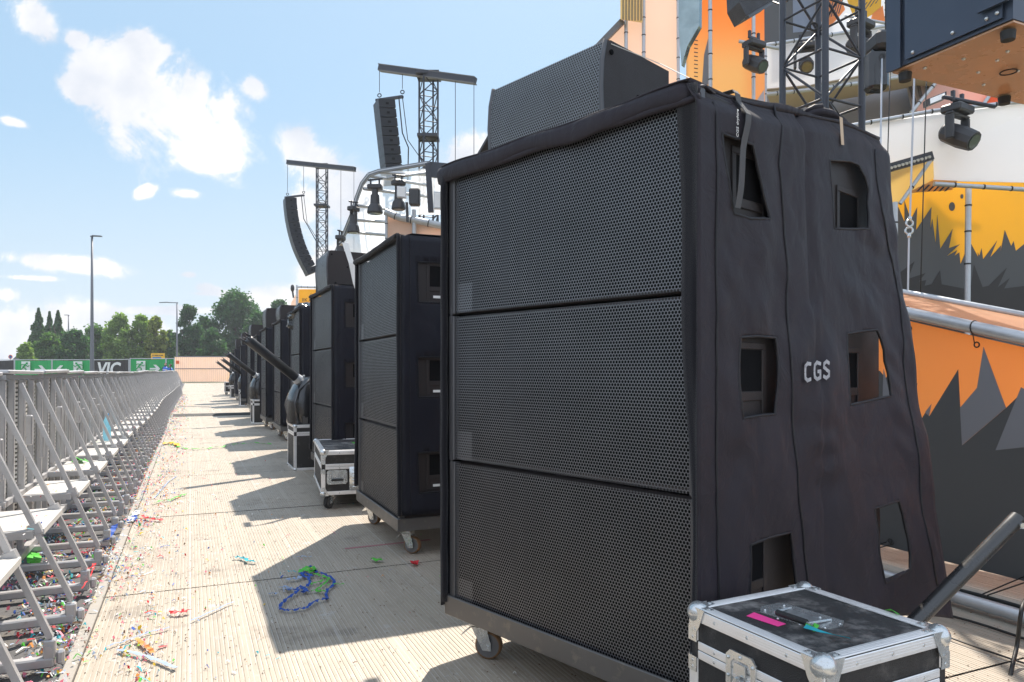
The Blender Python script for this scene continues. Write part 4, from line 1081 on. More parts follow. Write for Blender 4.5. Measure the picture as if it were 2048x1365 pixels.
# ------------------------------------------------------------------ orange banner wall (front) with canopy
AW = 3.88
wall = thing('banner_wall', AB(AW,3.5,0), 'orange banner wall printed with grey jagged peaks, sloping top with tube', 'banner wall')
def WZ(b): return 1.405+(b-2.45)*.27-.03   # height of the tube over b
def bof(px): r=(px-CX)/F; Y=AW/(PR.x*r+PR.y); X=r*Y; return X*PD.x+Y*PD.y
b_lo, b_hi = .2, 8.
m = MB(); m.slab([AB(AW,b_lo,.10),AB(AW,b_hi,.10),AB(AW,b_hi,WZ(b_hi)-.05),AB(AW,b_lo,WZ(b_lo)-.05)],.006,PR*-1)
def wl(pts, e): return [onA(x,y,AW)-PR*e for x,y in pts]
def on_b(b, z, e): return AB(AW,b,z)-PR*e
dark = [(1760,742),(1772,757),(1790,730),(1812,775),(1830,799),(1843,839),(1851,826),(1859,833),(1917,739),(1925,891),(2013,816),(2040,790),(2036,800),(1992,901),(2048,895)]
q = wl(dark, .0025)
q = q + [on_b(1.2,.45,.0025), on_b(b_lo,.8,.0025), on_b(b_lo,.10,.0025), on_b(b_hi,.10,.0025), on_b(b_hi,1.0,.0025), on_b(7.2,1.5,.0025), on_b(6.6,.95,.0025), on_b(6.0,1.35,.0025), on_b(5.6,1.0,.0025)]
m.mat(1).slab(q, .001, PR*-1)
m.mat(2)
m.slab(wl([(1921,816),(1955,776),(1968,694),(2013,816),(1925,891)],.0045),.001,PR*-1)
m.slab(wl([(2043,775),(1992,901),(2048,895),(2120,905),(2090,800)],.0045),.001,PR*-1)
m.slab(wl([(1821,792),(1836,766),(1830,799),(1846,847),(1826,815)],.0045),.001,PR*-1)
m.slab(wl([(1851,825),(1864,808),(1859,833)],.0045),.001,PR*-1)
m.slab(wl([(1768,738),(1782,795),(1766,800)],.0045),.001,PR*-1)
m.build('banner', [mat('ramp_banner_orange',(.97,.60,.29),.55,var=.06,scale=.9,trans=.82,bump=.3,bscale=2), M_pgrey, M_pgrey2], wall)
m = MB(); m.tube([AB(AW-.03,b_lo,WZ(b_lo)),AB(AW-.03,b_hi,WZ(b_hi))],.034,18); m.build('top_tube', M_galv, wall, True)
for b in (2.55,2.95,3.42,3.9,4.4,5.1):
    m = MB(); z = WZ(b); m.ring(AB(AW-.03,b,z),PD,.036,.004,14,5); m.tube([AB(AW-.05,b,z-.02),AB(AW-.032,b,z-.085)],.003,5); m.ring(AB(AW-.012,b,z-.092),PR,.014,.004,12,5); m.build('tie', M_cable, wall)
for b in (2.3,3.1,3.9,4.7):
    m = MB(); m.tube([AB(AW-.02,b,.13),AB(AW-.38,b-.02,.09),AB(AW-.41,b-.03,.03),AB(AW-.40,b-.06,.10),AB(AW-.02,b-.05,.13)],.0035,5); m.ring(AB(AW-.012,b-.02,.14),PR,.013,.004,12,5); m.build('foot_tie', M_cable, wall)
m = MB()
vs = []; fs = []; n = 16
for j in range(n+1):
    b = b_lo+(b_hi-b_lo)*j/n
    for i in range(6):
        a = AW+.0+i*.21; vs.append(AB(a,b,WZ(b)+.005+.0*i-.025*math.sin(i/5*math.pi)))
for j in range(n):
    for i in range(5): fs.append((j*6+i,j*6+i+1,(j+1)*6+i+1,(j+1)*6+i))
m.add(vs, fs); m.build('canopy', mat('canopy_fabric',(.93,.70,.55),.6,var=.05,scale=1,trans=.85,bump=.3,bscale=2), wall, True, solid=.006)
m = MB(); m.tube([AB(AW+1.06,b_lo,WZ(b_lo)+.02),AB(AW+1.06,b_hi,WZ(b_hi)+.02)],.024,12); m.build('rear_tube', M_galv, wall, True)
for (x,y0,y1,w) in ((1889,548,572,.10),(1878,558,572,.05),(1914,560,574,.05)):
    m = MB(); c = AB(AW+1.02, 4.55+(1889-x)*.008, 0); z = WZ(4.55)
    m.box((c.x-w/2,c.y-.02,z-.05),(c.x+w/2,c.y+.02,z+(.16 if w > .08 else .10)),.004); m.build('clamp_plate', M_galv, wall)

# ------------------------------------------------------------------ stage façade behind: banners on scaffold tubes
def banner(name, polys, mats_, label, cat='banner', th=.02, parts=()):
    """polys: list of (points [(px,py,Y)], material index, lift)"""
    c = P(*polys[0][0][0]); t = thing(name, Vector((c.x,c.y,0)), label, cat)
    m = MB()
    for pts, mi, lift in polys:
        q = [P(*p) for p in pts]; nrm = Vector((0,0,0))
        for i in range(len(q)): nrm += q[i].cross(q[(i+1)%len(q)])
        nrm.normalize()
        if nrm.y > 0: nrm = -nrm
        m.mat(mi).slab([v+nrm*lift for v in q], th if lift == 0 else min(.003, lift*.6), nrm)
    m.build('sheet', mats_, t)
    for nm, pts, r, mt in parts:
        m = MB(); q = [P(*p) for p in pts]; m.tube(q, r, 10)
        for a, b in zip(q[:-1], q[1:]):                       # lashings
            L_ = (b-a).length
            if nm == 'tube':
                k = .25
                while k < L_: c_ = a.lerp(b, k/L_); dd = (b-a).normalized(); m.mat(1).tube([c_-dd*.009, c_+dd*.009], r*1.16, 8); k += .32+.1*random.random()
                m.mat(0)
        m.build(nm, [mt, M_cable], t, True, sm_angle=50)
    return t
gv = M_galv
YB = 9.2
banner('white_fascia', [([(1700,252,YB),(1768,240,YB),(1870,226,YB-.15),(2048,206,YB-.4),(2120,198,YB-.5),(2120,366,YB-.5),(2048,365,YB-.4),(1868,362,YB-.15),(1867,308,YB-.15),(1768,332,YB),(1700,345,YB)],0,0)],
       [M_white], 'broad white tarpaulin fascia hanging behind the pale cables', 'fascia',
       parts=(('tube', [(1700,252,YB-.06),(1870,222,YB-.2),(2120,196,YB-.55)], .026, gv),))
banner('white_fascia', [([(1531,92,14.0),(1600,80,14.0),(1770,55,14.0),(1800,50,14.0),(1800,150,14.0),(1770,155,14.0),(1531,190,14.0)],0,0)],
       [M_white], 'smaller white tarpaulin fascia seen through the black truss tower', 'fascia',
       parts=(('tube', [(1525,92,13.9),(1600,80,13.9),(1800,48,13.9)], .036, gv), ('tube', [(1528,190,13.9),(1640,178,13.9),(1830,150,13.9)], .036, gv), ('tube', [(1530,88,13.9),(1530,205,13.9)], .034, gv)))
banner('stage_soffit', [([(1531,178,13.9),(1620,170,13.9),(1830,130,13.9),(1900,128,13.9),(1900,175,15.6),(1830,172,15.6),(1640,205,15.6),(1545,222,15.6)],0,0)], [M_tan], 'tan soffit panel under the smaller white fascia', 'soffit')
banner('recess_panel', [([(1520,170,15.8),(1860,120,15.8),(1900,120,15.8),(1900,300,15.8),(1520,300,15.8)],0,0)], [M_pgrey2], 'dark grey recessed panel behind the truss tower legs', 'panel',
       parts=(('tube', [(1700,186,15.6),(1735,190,15.6),(1755,172,15.6)], .03, gv),))
stp = [([(1814+i*17,165-i*3,15.5),(1821+i*17,164-i*3,15.5),(1838+i*14,222,15.5),(1832+i*14,224,15.5)],1,.004) for i in range(4)]
banner('striped_panel', [([(1812,166,15.55),(1880,150,15.55),(1880,222,15.55),(1828,236,15.55)],0,0)]+stp, [M_plilac, M_pgrey], 'pale panel with dark slanting stripes beside the pink panel', 'panel')
banner('pink_panel', [([(1880,150,14.2),(2000,158,14.2),(1965,212,14.2),(1832,222,14.2)],0,0)], [M_pink], 'pink banner panel below the hanging speaker cabinet', 'panel',
       parts=(('tube', [(1822,226,14.0),(1878,158,14.0)], .036, gv),))
banner('red_panel', [([(1998,158,14.15),(2090,166,14.15),(2090,212,14.15),(1960,214,14.15)],0,0)], [M_red], 'vermilion red banner panel at the picture edge', 'panel',
       parts=(('tube', [(1965,212,14.0),(1998,163,14.0)], .036, gv),))
banner('cream_banner', [([(1745,352,9.0),(1800,338,9.0),(1866,312,9.0),(1868,356,9.0),(1803,406,9.0),(1745,414,9.0)],0,0)], [M_cream], 'pale yellow banner under the row of small lamps', 'banner',
       parts=(('tube', [(1800,408,8.9),(1865,316,8.9)], .024, gv),('tube', [(1745,350,8.9),(1862,314,8.9)], .02, gv)))
banner('ridge_panel', [([(1815,386,8.92),(1868,360,8.92),(1915,362,8.92),(1905,380,8.92)],0,0)]+[([(1832+i*11,384,8.9),(1837+i*11,383,8.9),(1850+i*11,370,8.9),(1845+i*11,370,8.9)],1,.003) for i in range(6)], [M_ochre, M_pblack], 'small orange panel with black slanting stripes above the yellow mural', 'panel')
# yellow mural wall
def c3(pts): return [(1740+x/3.59, 260+y/3.59) for x,y in pts]
YM = 9.5
def mur(pts, mi, lift): return ([(x,y,YM) for x,y in pts], mi, lift)
edge = c3([(190,540),(205,560),(246,660),(246,510),(292,645),(338,555),(330,720),(440,555),(432,715),(446,640),(470,815),(482,610),(503,855),(592,712),(565,850),(645,822),(550,908),(625,865),(605,905),(640,880),(648,965),(688,870),(725,820),(775,915),(772,880),(783,905),(800,850),(810,930),(912,795),(862,915),(940,830),(935,880),(966,720),(1012,835),(1030,800),(1045,870),(1106,820),(1200,800)])
mural = [mur([(1700,335),(2080,335),(2080,760),(1700,760)],0,0), mur([(1700,420)]+edge+[(2080,500),(2080,755),(1700,755)],1,.006),
  mur(c3([(140,1150),(205,1030),(318,945),(270,1070),(395,1030),(350,1090),(400,1080),(390,1120),(440,1110),(500,1010),(512,1110),(720,1150),(745,972),(805,1130),(850,1120),(980,990),(915,1130),(1000,1065),(960,1140),(1200,1110),(1200,1500),(140,1500)]),2,.010),
  mur([(1740+(587+22*math.cos(a))/3.59,260+(552+32*math.sin(a))/3.59) for a in [i*math.pi/8 for i in range(16)]],1,.006),
  mur([(1740+(658+11*math.cos(a))/3.59,260+(479+17*math.sin(a))/3.59) for a in [i*math.pi/6 for i in range(12)]],1,.006)]
banner('mural_wall', mural, [M_yellow, M_pgrey, M_pblack], 'yellow mural banner with black jagged grass shapes and two dots', 'banner wall',
       parts=(('tube', [(1868,368,8.8),(2090,382,8.8)], .028, gv), ('tube', [(1937,372,9.2),(1935,570,9.2),(1934,700,9.2)], .036, gv), ('tube', [(1790,405,8.9),(1789,700,8.9)], .034, gv)))
# tall orange/peach scenery further left
YT = 13.
banner('peach_wall', [([(1170,120,YT+1),(1192,88,YT+1),(1243,42,YT+1),(1243,-60,YT+1),(1357,-60,YT+1),(1358,420,YT+1),(1170,420,YT+1)],0,0)], [M_peach], 'tall pale peach banner wall rising behind the nearest loudspeaker', 'banner wall',
       parts=(('tube', [(1252,40,YT+.9),(1253,330,YT+.9)], .035, gv),('tube', [(1287,-60,YT+.9),(1288,330,YT+.9)], .035, gv),('tube', [(1356,-60,YT+.9),(1357,330,YT+.9)], .03, gv)))
banner('slatted_screen', [([(1241,-60,YT+.7),(1285,-60,YT+.7),(1285,45,YT+.7),(1241,38,YT+.7)],0,0)]+[([(1245+i*6,-60,YT+.7),(1247+i*6,-60,YT+.7),(1247+i*6,42,YT+.7),(1245+i*6,42,YT+.7)],1,.01) for i in range(7)], [M_cream, M_pgrey], 'cream screen with thin dark vertical slats on the peach wall top', 'screen')
banner('roof_edge', [([(1190,90,YT+.8),(1240,38,YT+.8),(1250,44,YT+.8),(1200,95,YT+.8)],0,0)], [M_dolly], 'sloping dark roof edge beside the peach wall', 'roof edge', th=.12)
banner('mirror_panel', [([(1357,-60,11),(1399,-60,10.8),(1398,52,10.8),(1375,92,10.9),(1363,132,11),(1357,60,11)],0,0)], [mat('reflective_film',(.28,.34,.34),.12,.7,var=.5,scale=3,bump=.8,bscale=3)], 'reflective grey green panel with pointed lower end', 'panel', th=.1)
def fade_mat():
    m = D.materials.new('orange_to_ochre_print'); m.use_nodes = True; t = NT(m.node_tree); t.n.clear(); out = t.node('ShaderNodeOutputMaterial'); p = t.node('ShaderNodeBsdfPrincipled')
    co = t.node('ShaderNodeTexCoord').outputs['Object']; x, y, z = t.sep(co)
    c = t.mix(t.step(z, 7.3, 6.0), (.88,.40,.09), (.84,.60,.30)); c = t.mix(t.step(x, .85, 1.15, 0, .35), c, (.80,.30,.08))
    t.put(p.inputs['Base Color'], c); p.inputs['Roughness'].default_value = .6; t.put(p.inputs['Normal'], t.bump(t.noise(co, 1.6, 4, .6), .35, .01))
    tl = t.node('ShaderNodeBsdfTranslucent'); t.put(tl.inputs[0], c); mx = t.node('ShaderNodeMixShader'); mx.inputs[0].default_value = .58; t.l.new(p.outputs[0], mx.inputs[1]); t.l.new(tl.outputs[0], mx.inputs[2]); t.l.new(mx.outputs[0], out.inputs[0]); return m
banner('orange_wall', [([(1375,-60,12),(1528,-60,12),(1530,230,12),(1372,230,12)],0,0),([(1404,170,12),(1408,110,12),(1416,78,12),(1419,85,12),(1419,170,12)],3,.006)]
       +[([(1388,80+i*8,12),(1395,81+i*8,12),(1396,83+i*8,12),(1388,82+i*8,12)],2,.006) for i in range(10)]+[([(1495,228,12),(1528,180,12),(1528,228,12)],4,.010)],
       [fade_mat(), M_ochre, M_pgrey, M_pgrey2, M_plilac], 'orange banner wall fading to ochre beside the dark panel', 'banner wall',
       parts=(('tube', [(1420,-60,11.8),(1421,230,11.8)], .032, gv),('tube', [(1507,-60,11.8),(1507,230,11.8)], .030, gv)))
banner('dark_panel', [([(1528,20,14.8),(1540,-60,14.8),(1660,-60,14.8),(1660,70,14.8),(1528,92,14.8)],0,0),([(1585,-60,14.8),(1650,-60,14.8),(1650,60,14.8),(1586,66,14.8)],1,.006)], [M_pgrey, mat('print_slate_blue',(.20,.24,.31),.55,trans=.15)], 'dark grey and slate printed panel above the smaller fascia', 'panel')
mu = [([(1640,-60,14.6),(1800,-60,14.6),(1800,50,14.6),(1640,72,14.6)],0,0),([(1640,-60,14.6),(1662,-60,14.6),(1690,20,14.6),(1655,60,14.6),(1640,40,14.6)],1,.006),([(1690,-10,14.6),(1762,-60,14.6),(1762,20,14.6),(1712,48,14.6)],2,.006),([(1745,28,14.6),(1765,12,14.6),(1770,46,14.6),(1740,44,14.6)],1,.010)]
mu += [([(1716+i*11,30-i*7,14.6),(1719+i*11,28-i*7,14.6),(1735+i*11,5-i*7,14.6),(1732+i*11,6-i*7,14.6)],3,.010) for i in range(4)]+[([(1656+i*5,36-i*2,14.6),(1658+i*5,36-i*2,14.6),(1668+i*5,0-i*2,14.6),(1666+i*5,0-i*2,14.6)],3,.010) for i in range(5)]
banner('patterned_banner', mu, [M_white, M_orange, M_yellow, M_pgrey], 'white, orange and yellow banner with grey stripes at the top', 'banner')
# row of small lamps
t = thing('lamp_batten', P(1745,350,8.8), 'black batten of small round lamps above the pale yellow banner', 'lamp bar')
m = MB(); m.bar(P(1745,346,8.75), P(1864,312,8.75), .06, .10); m.build('housing', M_fixture, t)
for k in range(15):
    c = P(1752+k*7.6, 345-k*2.18, 8.70); m = MB(); m.disc(c, (0,-1,-.2), .017, .03, 10); m.build('lamp', mat('lamp_lens_pale',(.5,.47,.40),.2), t)

# ------------------------------------------------------------------ truss tower near the stage
def lattice(m, base, up, side1, side2, wdt, length, r_leg, r_br, step, nn=8):
    c = [base + side1*sx*wdt/2 + side2*sy*wdt/2 for sx, sy in ((-1,-1),(1,-1),(1,1),(-1,1))]
    for p in c: m.tube([p, p+up*length], r_leg, nn)
    n = int(length/step)
    for f in range(4):
        a, b = c[f], c[(f+1)%4]
        for k in range(n):
            z0, z1 = k*step, (k+1)*step
            p, q = (a, b) if (k+f) % 2 == 0 else (b, a)
            m.tube([p+up*z0, q+up*z1], r_br, 6, False)
            m.tube([a+up*z0, b+up*z0], r_br, 6, False)
            if nn > 8: m.tube([q+up*z0, p+up*z1], r_br, 6, False)
YT2 = 7.0
cx_ = P(1643,742,YT2); ang = R(27)
t = thing('truss_tower', Vector((cx_.x,YT2,0)), 'black lattice truss tower standing behind the nearest covered stack', 'truss tower')
m = MB(); lattice(m, Vector((cx_.x,YT2,0)), Vector((0,0,1)), Vector((math.cos(ang),math.sin(ang),0)), Vector((-math.sin(ang),math.cos(ang),0)), .50, 6.4, .031, .0125, .46, 8)
m.build('lattice', M_truss, t, True)
for (s_, q) in ((1,-1),(-1,-1)):
    m = MB(); m.ring(Vector((cx_.x-.2,YT2-.3,4.35)), (0,1,0), .035, .01, 14, 6); m.build('shackle', M_rubber, t) if s_ > 0 else None

# ------------------------------------------------------------------ moving heads
def head_proto():
    t = thing('moving_head', (0,0,0), 'x', 'stage light')
    m = MB(); m.box((-.17,-.12,-.10),(.17,.12,0),.02); m.box((-.06,-.03,0),(.06,.03,.05),.008); m.build('base', M_fixture, t, world=False)
    m = MB(); m.box((-.20,-.05,-.14),(.20,.05,-.10),.015)
    m.box((-.20,-.05,-.42),(-.155,.05,-.13),.012); m.box((.155,-.05,-.42),(.20,.05,-.13),.012); m.build('yoke', M_fixture, t, world=False)
    dr = Vector((0,-.55,-.35)).normalized(); c = Vector((0,0,-.36))
    m = MB(); m.tube([c-dr*.20, c-dr*.16, c+dr*.05, c+dr*.17, c+dr*.22], [.08,.115,.13,.12,.115], 10); m.build('head', M_fixture, t, world=False, sm_angle=30, smooth=True)
    m = MB(); m.disc(c+dr*.222, dr, .085, .01, 18); m.build('lens', M_lens, t, world=False)
    m = MB(); m.box((-.12,-.02,.04),(.12,.02,.07)); m.box((-.12,-.018,.07),(-.08,.018,.16)); m.box((.08,-.018,.07),(.12,.018,.16)); m.build('clamp', M_truss, t, world=False)
    return t
hp = head_proto()
def down_head():
    t = thing('moving_head', (0,0,-9), 'x', 'stage light')
    m = MB(); m.box((-.15,-.10,-.10),(.15,.10,0),.02); m.build('base', M_fixture, t, world=False)
    m = MB(); m.box((-.05,-.09,-.42),(.05,-.05,-.10),.01); m.box((-.05,.05,-.42),(.05,.09,-.10),.01); m.build('yoke', M_fixture, t, world=False)
    m = MB(); m.tube([(0,0,-.18),(0,0,-.22),(0,0,-.40),(0,0,-.46),(0,0,-.58),(0,0,-.60)],[.05,.09,.10,.145,.165,.15],14); m.build('head', M_fixture, t, world=False, sm_angle=30, smooth=True)
    m = MB(); m.disc((0,0,-.603),(0,0,1),.13,.008,16); m.build('lens', M_lens, t, world=False)
    m = MB(); m.tube([(-.09,0,0),(-.09,0,.12)],.02,8); m.tube([(.09,0,0),(.09,0,.12)],.02,8); m.tube([(-.15,.02,.1),(.16,-.02,.12)],.02,6); m.build('clamp', M_truss, t, world=False)
    return t
hp2 = down_head()
HEADS = [((1915,212,8.7), 1.0, .55, 'moving head light hung before the broad white fascia', 0), ((1508,84,11.3), .95, .5, 'moving head light hung before the orange wall', 0),
  ((1722,42,12.6), 1.27, .6, 'moving head light beyond the truss tower next to the chain hoist', 0), ((1612,88,13.2), 1.05, -.3, 'stage light half hidden behind the truss tower braces', 0)]
for i, (p, sc, rz, lab, _) in enumerate(HEADS):
    L_ = P(*p)
    if i == 0: o = hp; o.location = L_; o.rotation_euler = (0,0,rz); o['label'] = lab; o['group'] = 'stage lights hung from the scaffold'
    else: o = copy_tree(hp, L_, rz, lab, 'stage lights hung from the scaffold')
    o.scale = (sc,)*3
m = MB(); m.tube([P(1478,83,11.3),P(1560,98,11.3)],.026,10); one('scaffold_arm', m, gv, 'short scaffold tube carrying the light before the orange wall', 'tube', smooth=True)
m = MB(); m.tube([P(1885,194,8.65),P(1990,214,8.65)],.024,10); one('scaffold_arm', m, M_truss, 'black tube end carrying the light before the broad fascia', 'tube', smooth=True)
m = MB(); m.tube([P(1690,32,12.6),P(1790,50,12.6)],.024,10); one('scaffold_arm', m, gv, 'scaffold tube carrying the light beyond the truss tower', 'tube', smooth=True)
t = thing('floodlight', P(1875,215,9.6), 'small rectangular floodlight with pale glass on the fascia tube', 'floodlight')
m = MB(); a, b, c, d = P(1856,198,9.4),P(1893,183,9.4),P(1894,196,9.4),P(1857,211,9.4); m.slab([a,b,c,d],.12,(0,-1,0)); m.build('housing', M_fixture, t)
m = MB(); k=.1; m.slab([p+Vector((0,-.004,0)) for p in (a.lerp(c,k),b.lerp(d,k),c.lerp(a,k),d.lerp(b,k))],.003,(0,-1,0)); m.build('glass', mat('frosted_glass',(.75,.77,.78),.3), t)

# chain hoist, bag, ropes
t = thing('chain_hoist', P(1765,85,6.2), 'black electric chain hoist hanging on its chain beside the truss tower', 'hoist')
c = P(1765,88,6.2)
m = MB(); m.box((c.x-.10,c.y-.12,c.z-.07),(c.x+.13,c.y+.12,c.z+.08),.03); m.build('housing', M_fixture, t)
m = MB(); m.box((c.x-.13,c.y-.06,c.z-.40),(c.x+.04,c.y+.10,c.z-.06),.03); m.build('chain_bag', M_blackbag, t)
m = MB(); m.tube([c+Vector((.03,0,.08)), c+Vector((.03,0,1.6))], .009, 6)
for k in range(50): m.ball(c+Vector((.03,0,.08+k*.03)), .014, 6, 4, (1,.4,1.1) if k % 2 else (.4,1,1.1))
m.build('chain', M_cable, t)
m = MB(); m.ring(c+Vector((.0,-.13,-.11)),(0,1,0),.022,.007,12,6); m.tube([c+Vector((0,-.13,-.13)),c+Vector((0,-.13,-.2))],.012,8); m.build('hook', M_zinc, t)
def rope(x0,y0,x1,y1,Y0,Y1,r,m_,lab): mm = MB(); mm.tube([P(x0,y0,Y0),P(x1,y1,Y1)],r,7); return one('wire_rope', mm, m_, lab, 'rope', smooth=True)
rope(1764,118,1755,640,6.07,6.07,.0075,M_rope,'pale steel rope hanging from the chain hoist hook')
rope(1781,120,1768,560,6.5,6.5,.005,M_cable,'thin dark line just right of the hoist rope')
t = thing('wire_rope', P(1822,700,5.6), 'pale steel rope with a swivel shackle in the middle', 'rope')
m = MB(); m.tube([P(1829,140,5.6),P(1820,436,5.6)],.007,8); m.tube([P(1818,474,5.6),P(1813,720,5.6)],.007,8); m.build('rope', M_rope, t)
m = MB(); cc = P(1819,447,5.6); c2_ = P(1818,462,5.6); m.ring(cc,(0,1,0),.026,.008,14,6); m.ring(c2_,(.3,1,0),.026,.008,14,6)
m.tube([P(1820,434,5.6),P(1819,441,5.6)],.014,8); m.tube([P(1818,468,5.6),P(1818,476,5.6)],.014,8); m.build('shackle', M_zinc, t, True)
rope(1853,150,1838,700,5.5,5.5,.0045,M_cable,'thin dark line between the shackled rope and the mural post')

# ------------------------------------------------------------------ flown cabinet, top right
Yf = 4.0; C_ = Vector((P(1778,148,Yf).x, Yf, P(1778,148,Yf).z)); fz0 = C_.z
t = thing('flown_speaker', C_, 'dark blue black speaker cabinet hanging overhead with copper brown underside', 'speaker')
T_ = lambda s, e, z: C_ - PD*s + PR*e + Vector((0,0,z))      # s towards the camera, e to the right, z up
m = MB(); q = [T_(0,0,0),T_(.66,0,0),T_(.66,1.3,0),T_(0,1.3,0)]
vs = [p+Vector((0,0,z)) for z in (.012,1.5) for p in q]; m.add(vs, [(0,1,5,4),(1,2,6,5),(2,3,7,6),(3,0,4,7),(4,5,6,7),(3,2,1,0)]); m.build('cabinet', M_bluesteel, t)
m = MB(); q = [T_(.012,.012,.0),T_(.655,.012,.0),T_(.655,1.29,.0),T_(.012,1.29,.0)]; m.slab(q, .010, (0,0,-1)); m.build('underside', M_underlit, t)
m = MB()
m.slab([T_(.0,-.012,.0),T_(.0,-.012,1.5),T_(.085,-.012,1.5),T_(.085,-.012,.0)],.010); m.slab([T_(.11,-.010,.03),T_(.11,-.010,1.5),T_(.62,-.010,1.5),T_(.62,-.010,.03)],.008)
m.slab([T_(.52,-.030,.09),T_(.52,-.030,1.5),T_(.66,-.030,1.5),T_(.66,-.030,.09)],.018)
m.build('side_plate', M_bluesteel, t)
m = MB()
for (s,z) in ((.16,.05),(.38,.06),(.55,.055),(.60,.06)): m.ball(T_(s,-.022,z), .010, 10, 7)
for (s,e) in ((.14,.10),(.30,.18),(.22,.42),(.36,.36),(.12,.62),(.32,.60),(.45,.30),(.45,.6)): m.ball(T_(s,e,-.003), .010, 10, 7)
m.build('bolt', M_zinc, t, True)
m = MB()
for (s,z,w_,h_) in ((.42,.23,.016,.016),(.46,.25,.010,.05),(.49,.34,.010,.05),(.42,.36,.016,.016)):
    m.slab([T_(s-w_,-.0195,z-h_),T_(s+w_,-.0195,z-h_),T_(s+w_,-.0195,z+h_),T_(s-w_,-.0195,z+h_)],.001)
m.build('slot', M_galv, t)
for (s,e) in ((.06,.05),(.60,.06),(.06,.9)):
    m = MB(); m.tube([T_(s,e,-.012), T_(s,e,-.055)], [.034,.030], 18); m.build('rubber_foot', M_rubber, t, sm_angle=40, smooth=True)
m = MB(); m.ring(T_(.30,.55,-.012),(0,0,1),.04,.004,18,5); m.build('ring', M_rubber, t)
for s_ in (.15,.5):
    m = MB(); m.tube([T_(s_,.6,1.5),T_(s_,.6,4.5)],.008,6); m.build('lifting_wire', M_rope, t)
# second flown cabinet at the top
t = thing('flown_speaker', P(1500,20,8.5), 'slanting black grilled speaker corner hanging at the top edge', 'speaker')
q = [P(1476,-40,8.5),P(1478,4,8.5),P(1493,33,8.5),P(1546,2,8.9),P(1560,-50,8.9)]
m = MB(); m.slab(q, .35, (.1,-1,-.1)); m.build('cabinet', M_cab, t)
m = MB(); m.bar(P(1494,35,8.35),P(1547,4,8.75),.05,.03); m.build('front_frame', M_frame, t)
m = MB(); m.tube([P(1494,33,8.5)+Vector((.3,.2,.6)),P(1520,-400,8.6)],.008,6); m.build('lifting_wire', M_rope, t)
for (x,y) in ((1548,6),):
    m = MB(); m.tube([P(1546,4,8.4),P(1562,10,8.2),P(1575,2,7.4)],.01,6); o = m.build('sling', M_cable); tag(o, 'short black sling between the slanting speaker and the truss', 'sling')
# small leftovers on the roof behind the first stack
m = MB(); m.bar(P(952,330,4.6), P(992,262,4.3), .055, .02); one('webbing_pole', m, mat('dark_webbing',(.05,.05,.055),.7), 'dark slanting strap left of the nearest loudspeaker', 'strap')
t = thing('peaked_rooftop', P(975,340,17), 'small orange topped scaffold roof glimpsed beside the nearest loudspeaker', 'roof')
m = MB(); m.slab([P(950,330,17),P(966,305,17),P(990,292,17),P(990,340,17),P(950,345,17)],.1,(0,-1,0)); m.build('sheet', M_tan, t)
m = MB(); m.tube([P(950,316,16.8),P(968,306,16.8),P(1000,296,16.8)],.04,8); m.tube([P(972,345,16.8),P(972,300,16.8)],.03,8); m.tube([P(982,345,16.8),P(982,298,16.8)],.03,8); m.build('tube', M_galv, t)
m = MB(); m.ball(P(985,303,16.6),.10,10,8,(1,1,1.3)); m.tube([P(985,313,16.6),P(985,316,16.6)],.08,10); m.build('lamp', M_fixture, t)
# ------------------------------------------------------------------ PA towers with line arrays
def pa_tower(pxc, Y, ptop, beam, label, wt=.52):
    base = P(pxc, HZ, Y); base.z = 0; top = P(pxc, ptop, Y).z
    t = thing('speaker_tower', base, label, 'truss tower', 'loudspeaker towers beyond the row')
    m = MB(); a = R(25); lattice(m, base, Vector((0,0,1)), Vector((math.cos(a),math.sin(a),0)), Vector((-math.sin(a),math.cos(a),0)), wt*.78, top, .026, .014, .42, 8)
    m.box((base.x-.32,base.y-.32,top-.1),(base.x+.32,base.y+.32,top-.02)); m.box((base.x-.28,base.y-.28,top-1.8),(base.x+.28,base.y+.28,top-1.72)); m.build('lattice', M_truss, t)
    (x0,y0,d0),(x1,y1,d1) = beam
    m = MB(); p0, p1 = P(x0,y0,d0), P(x1,y1,d1); m.bar(p0, p1, .14, .15); m.mat(1).bar(p0-Vector((0,0,.085)), p1-Vector((0,0,.085)), .16, .025); m.bar(p0+Vector((0,0,.085)), p1+Vector((0,0,.085)), .16, .025); m.build('cross_beam', [M_truss, M_dolly], t)
    for f in (.80,.985):
        q = p0.lerp(p1,f); m = MB(); m.tube([q, Vector((q.x,q.y,1.))], .009, 5); m.build('guy_line', M_truss, t)
    return t, p0, p1
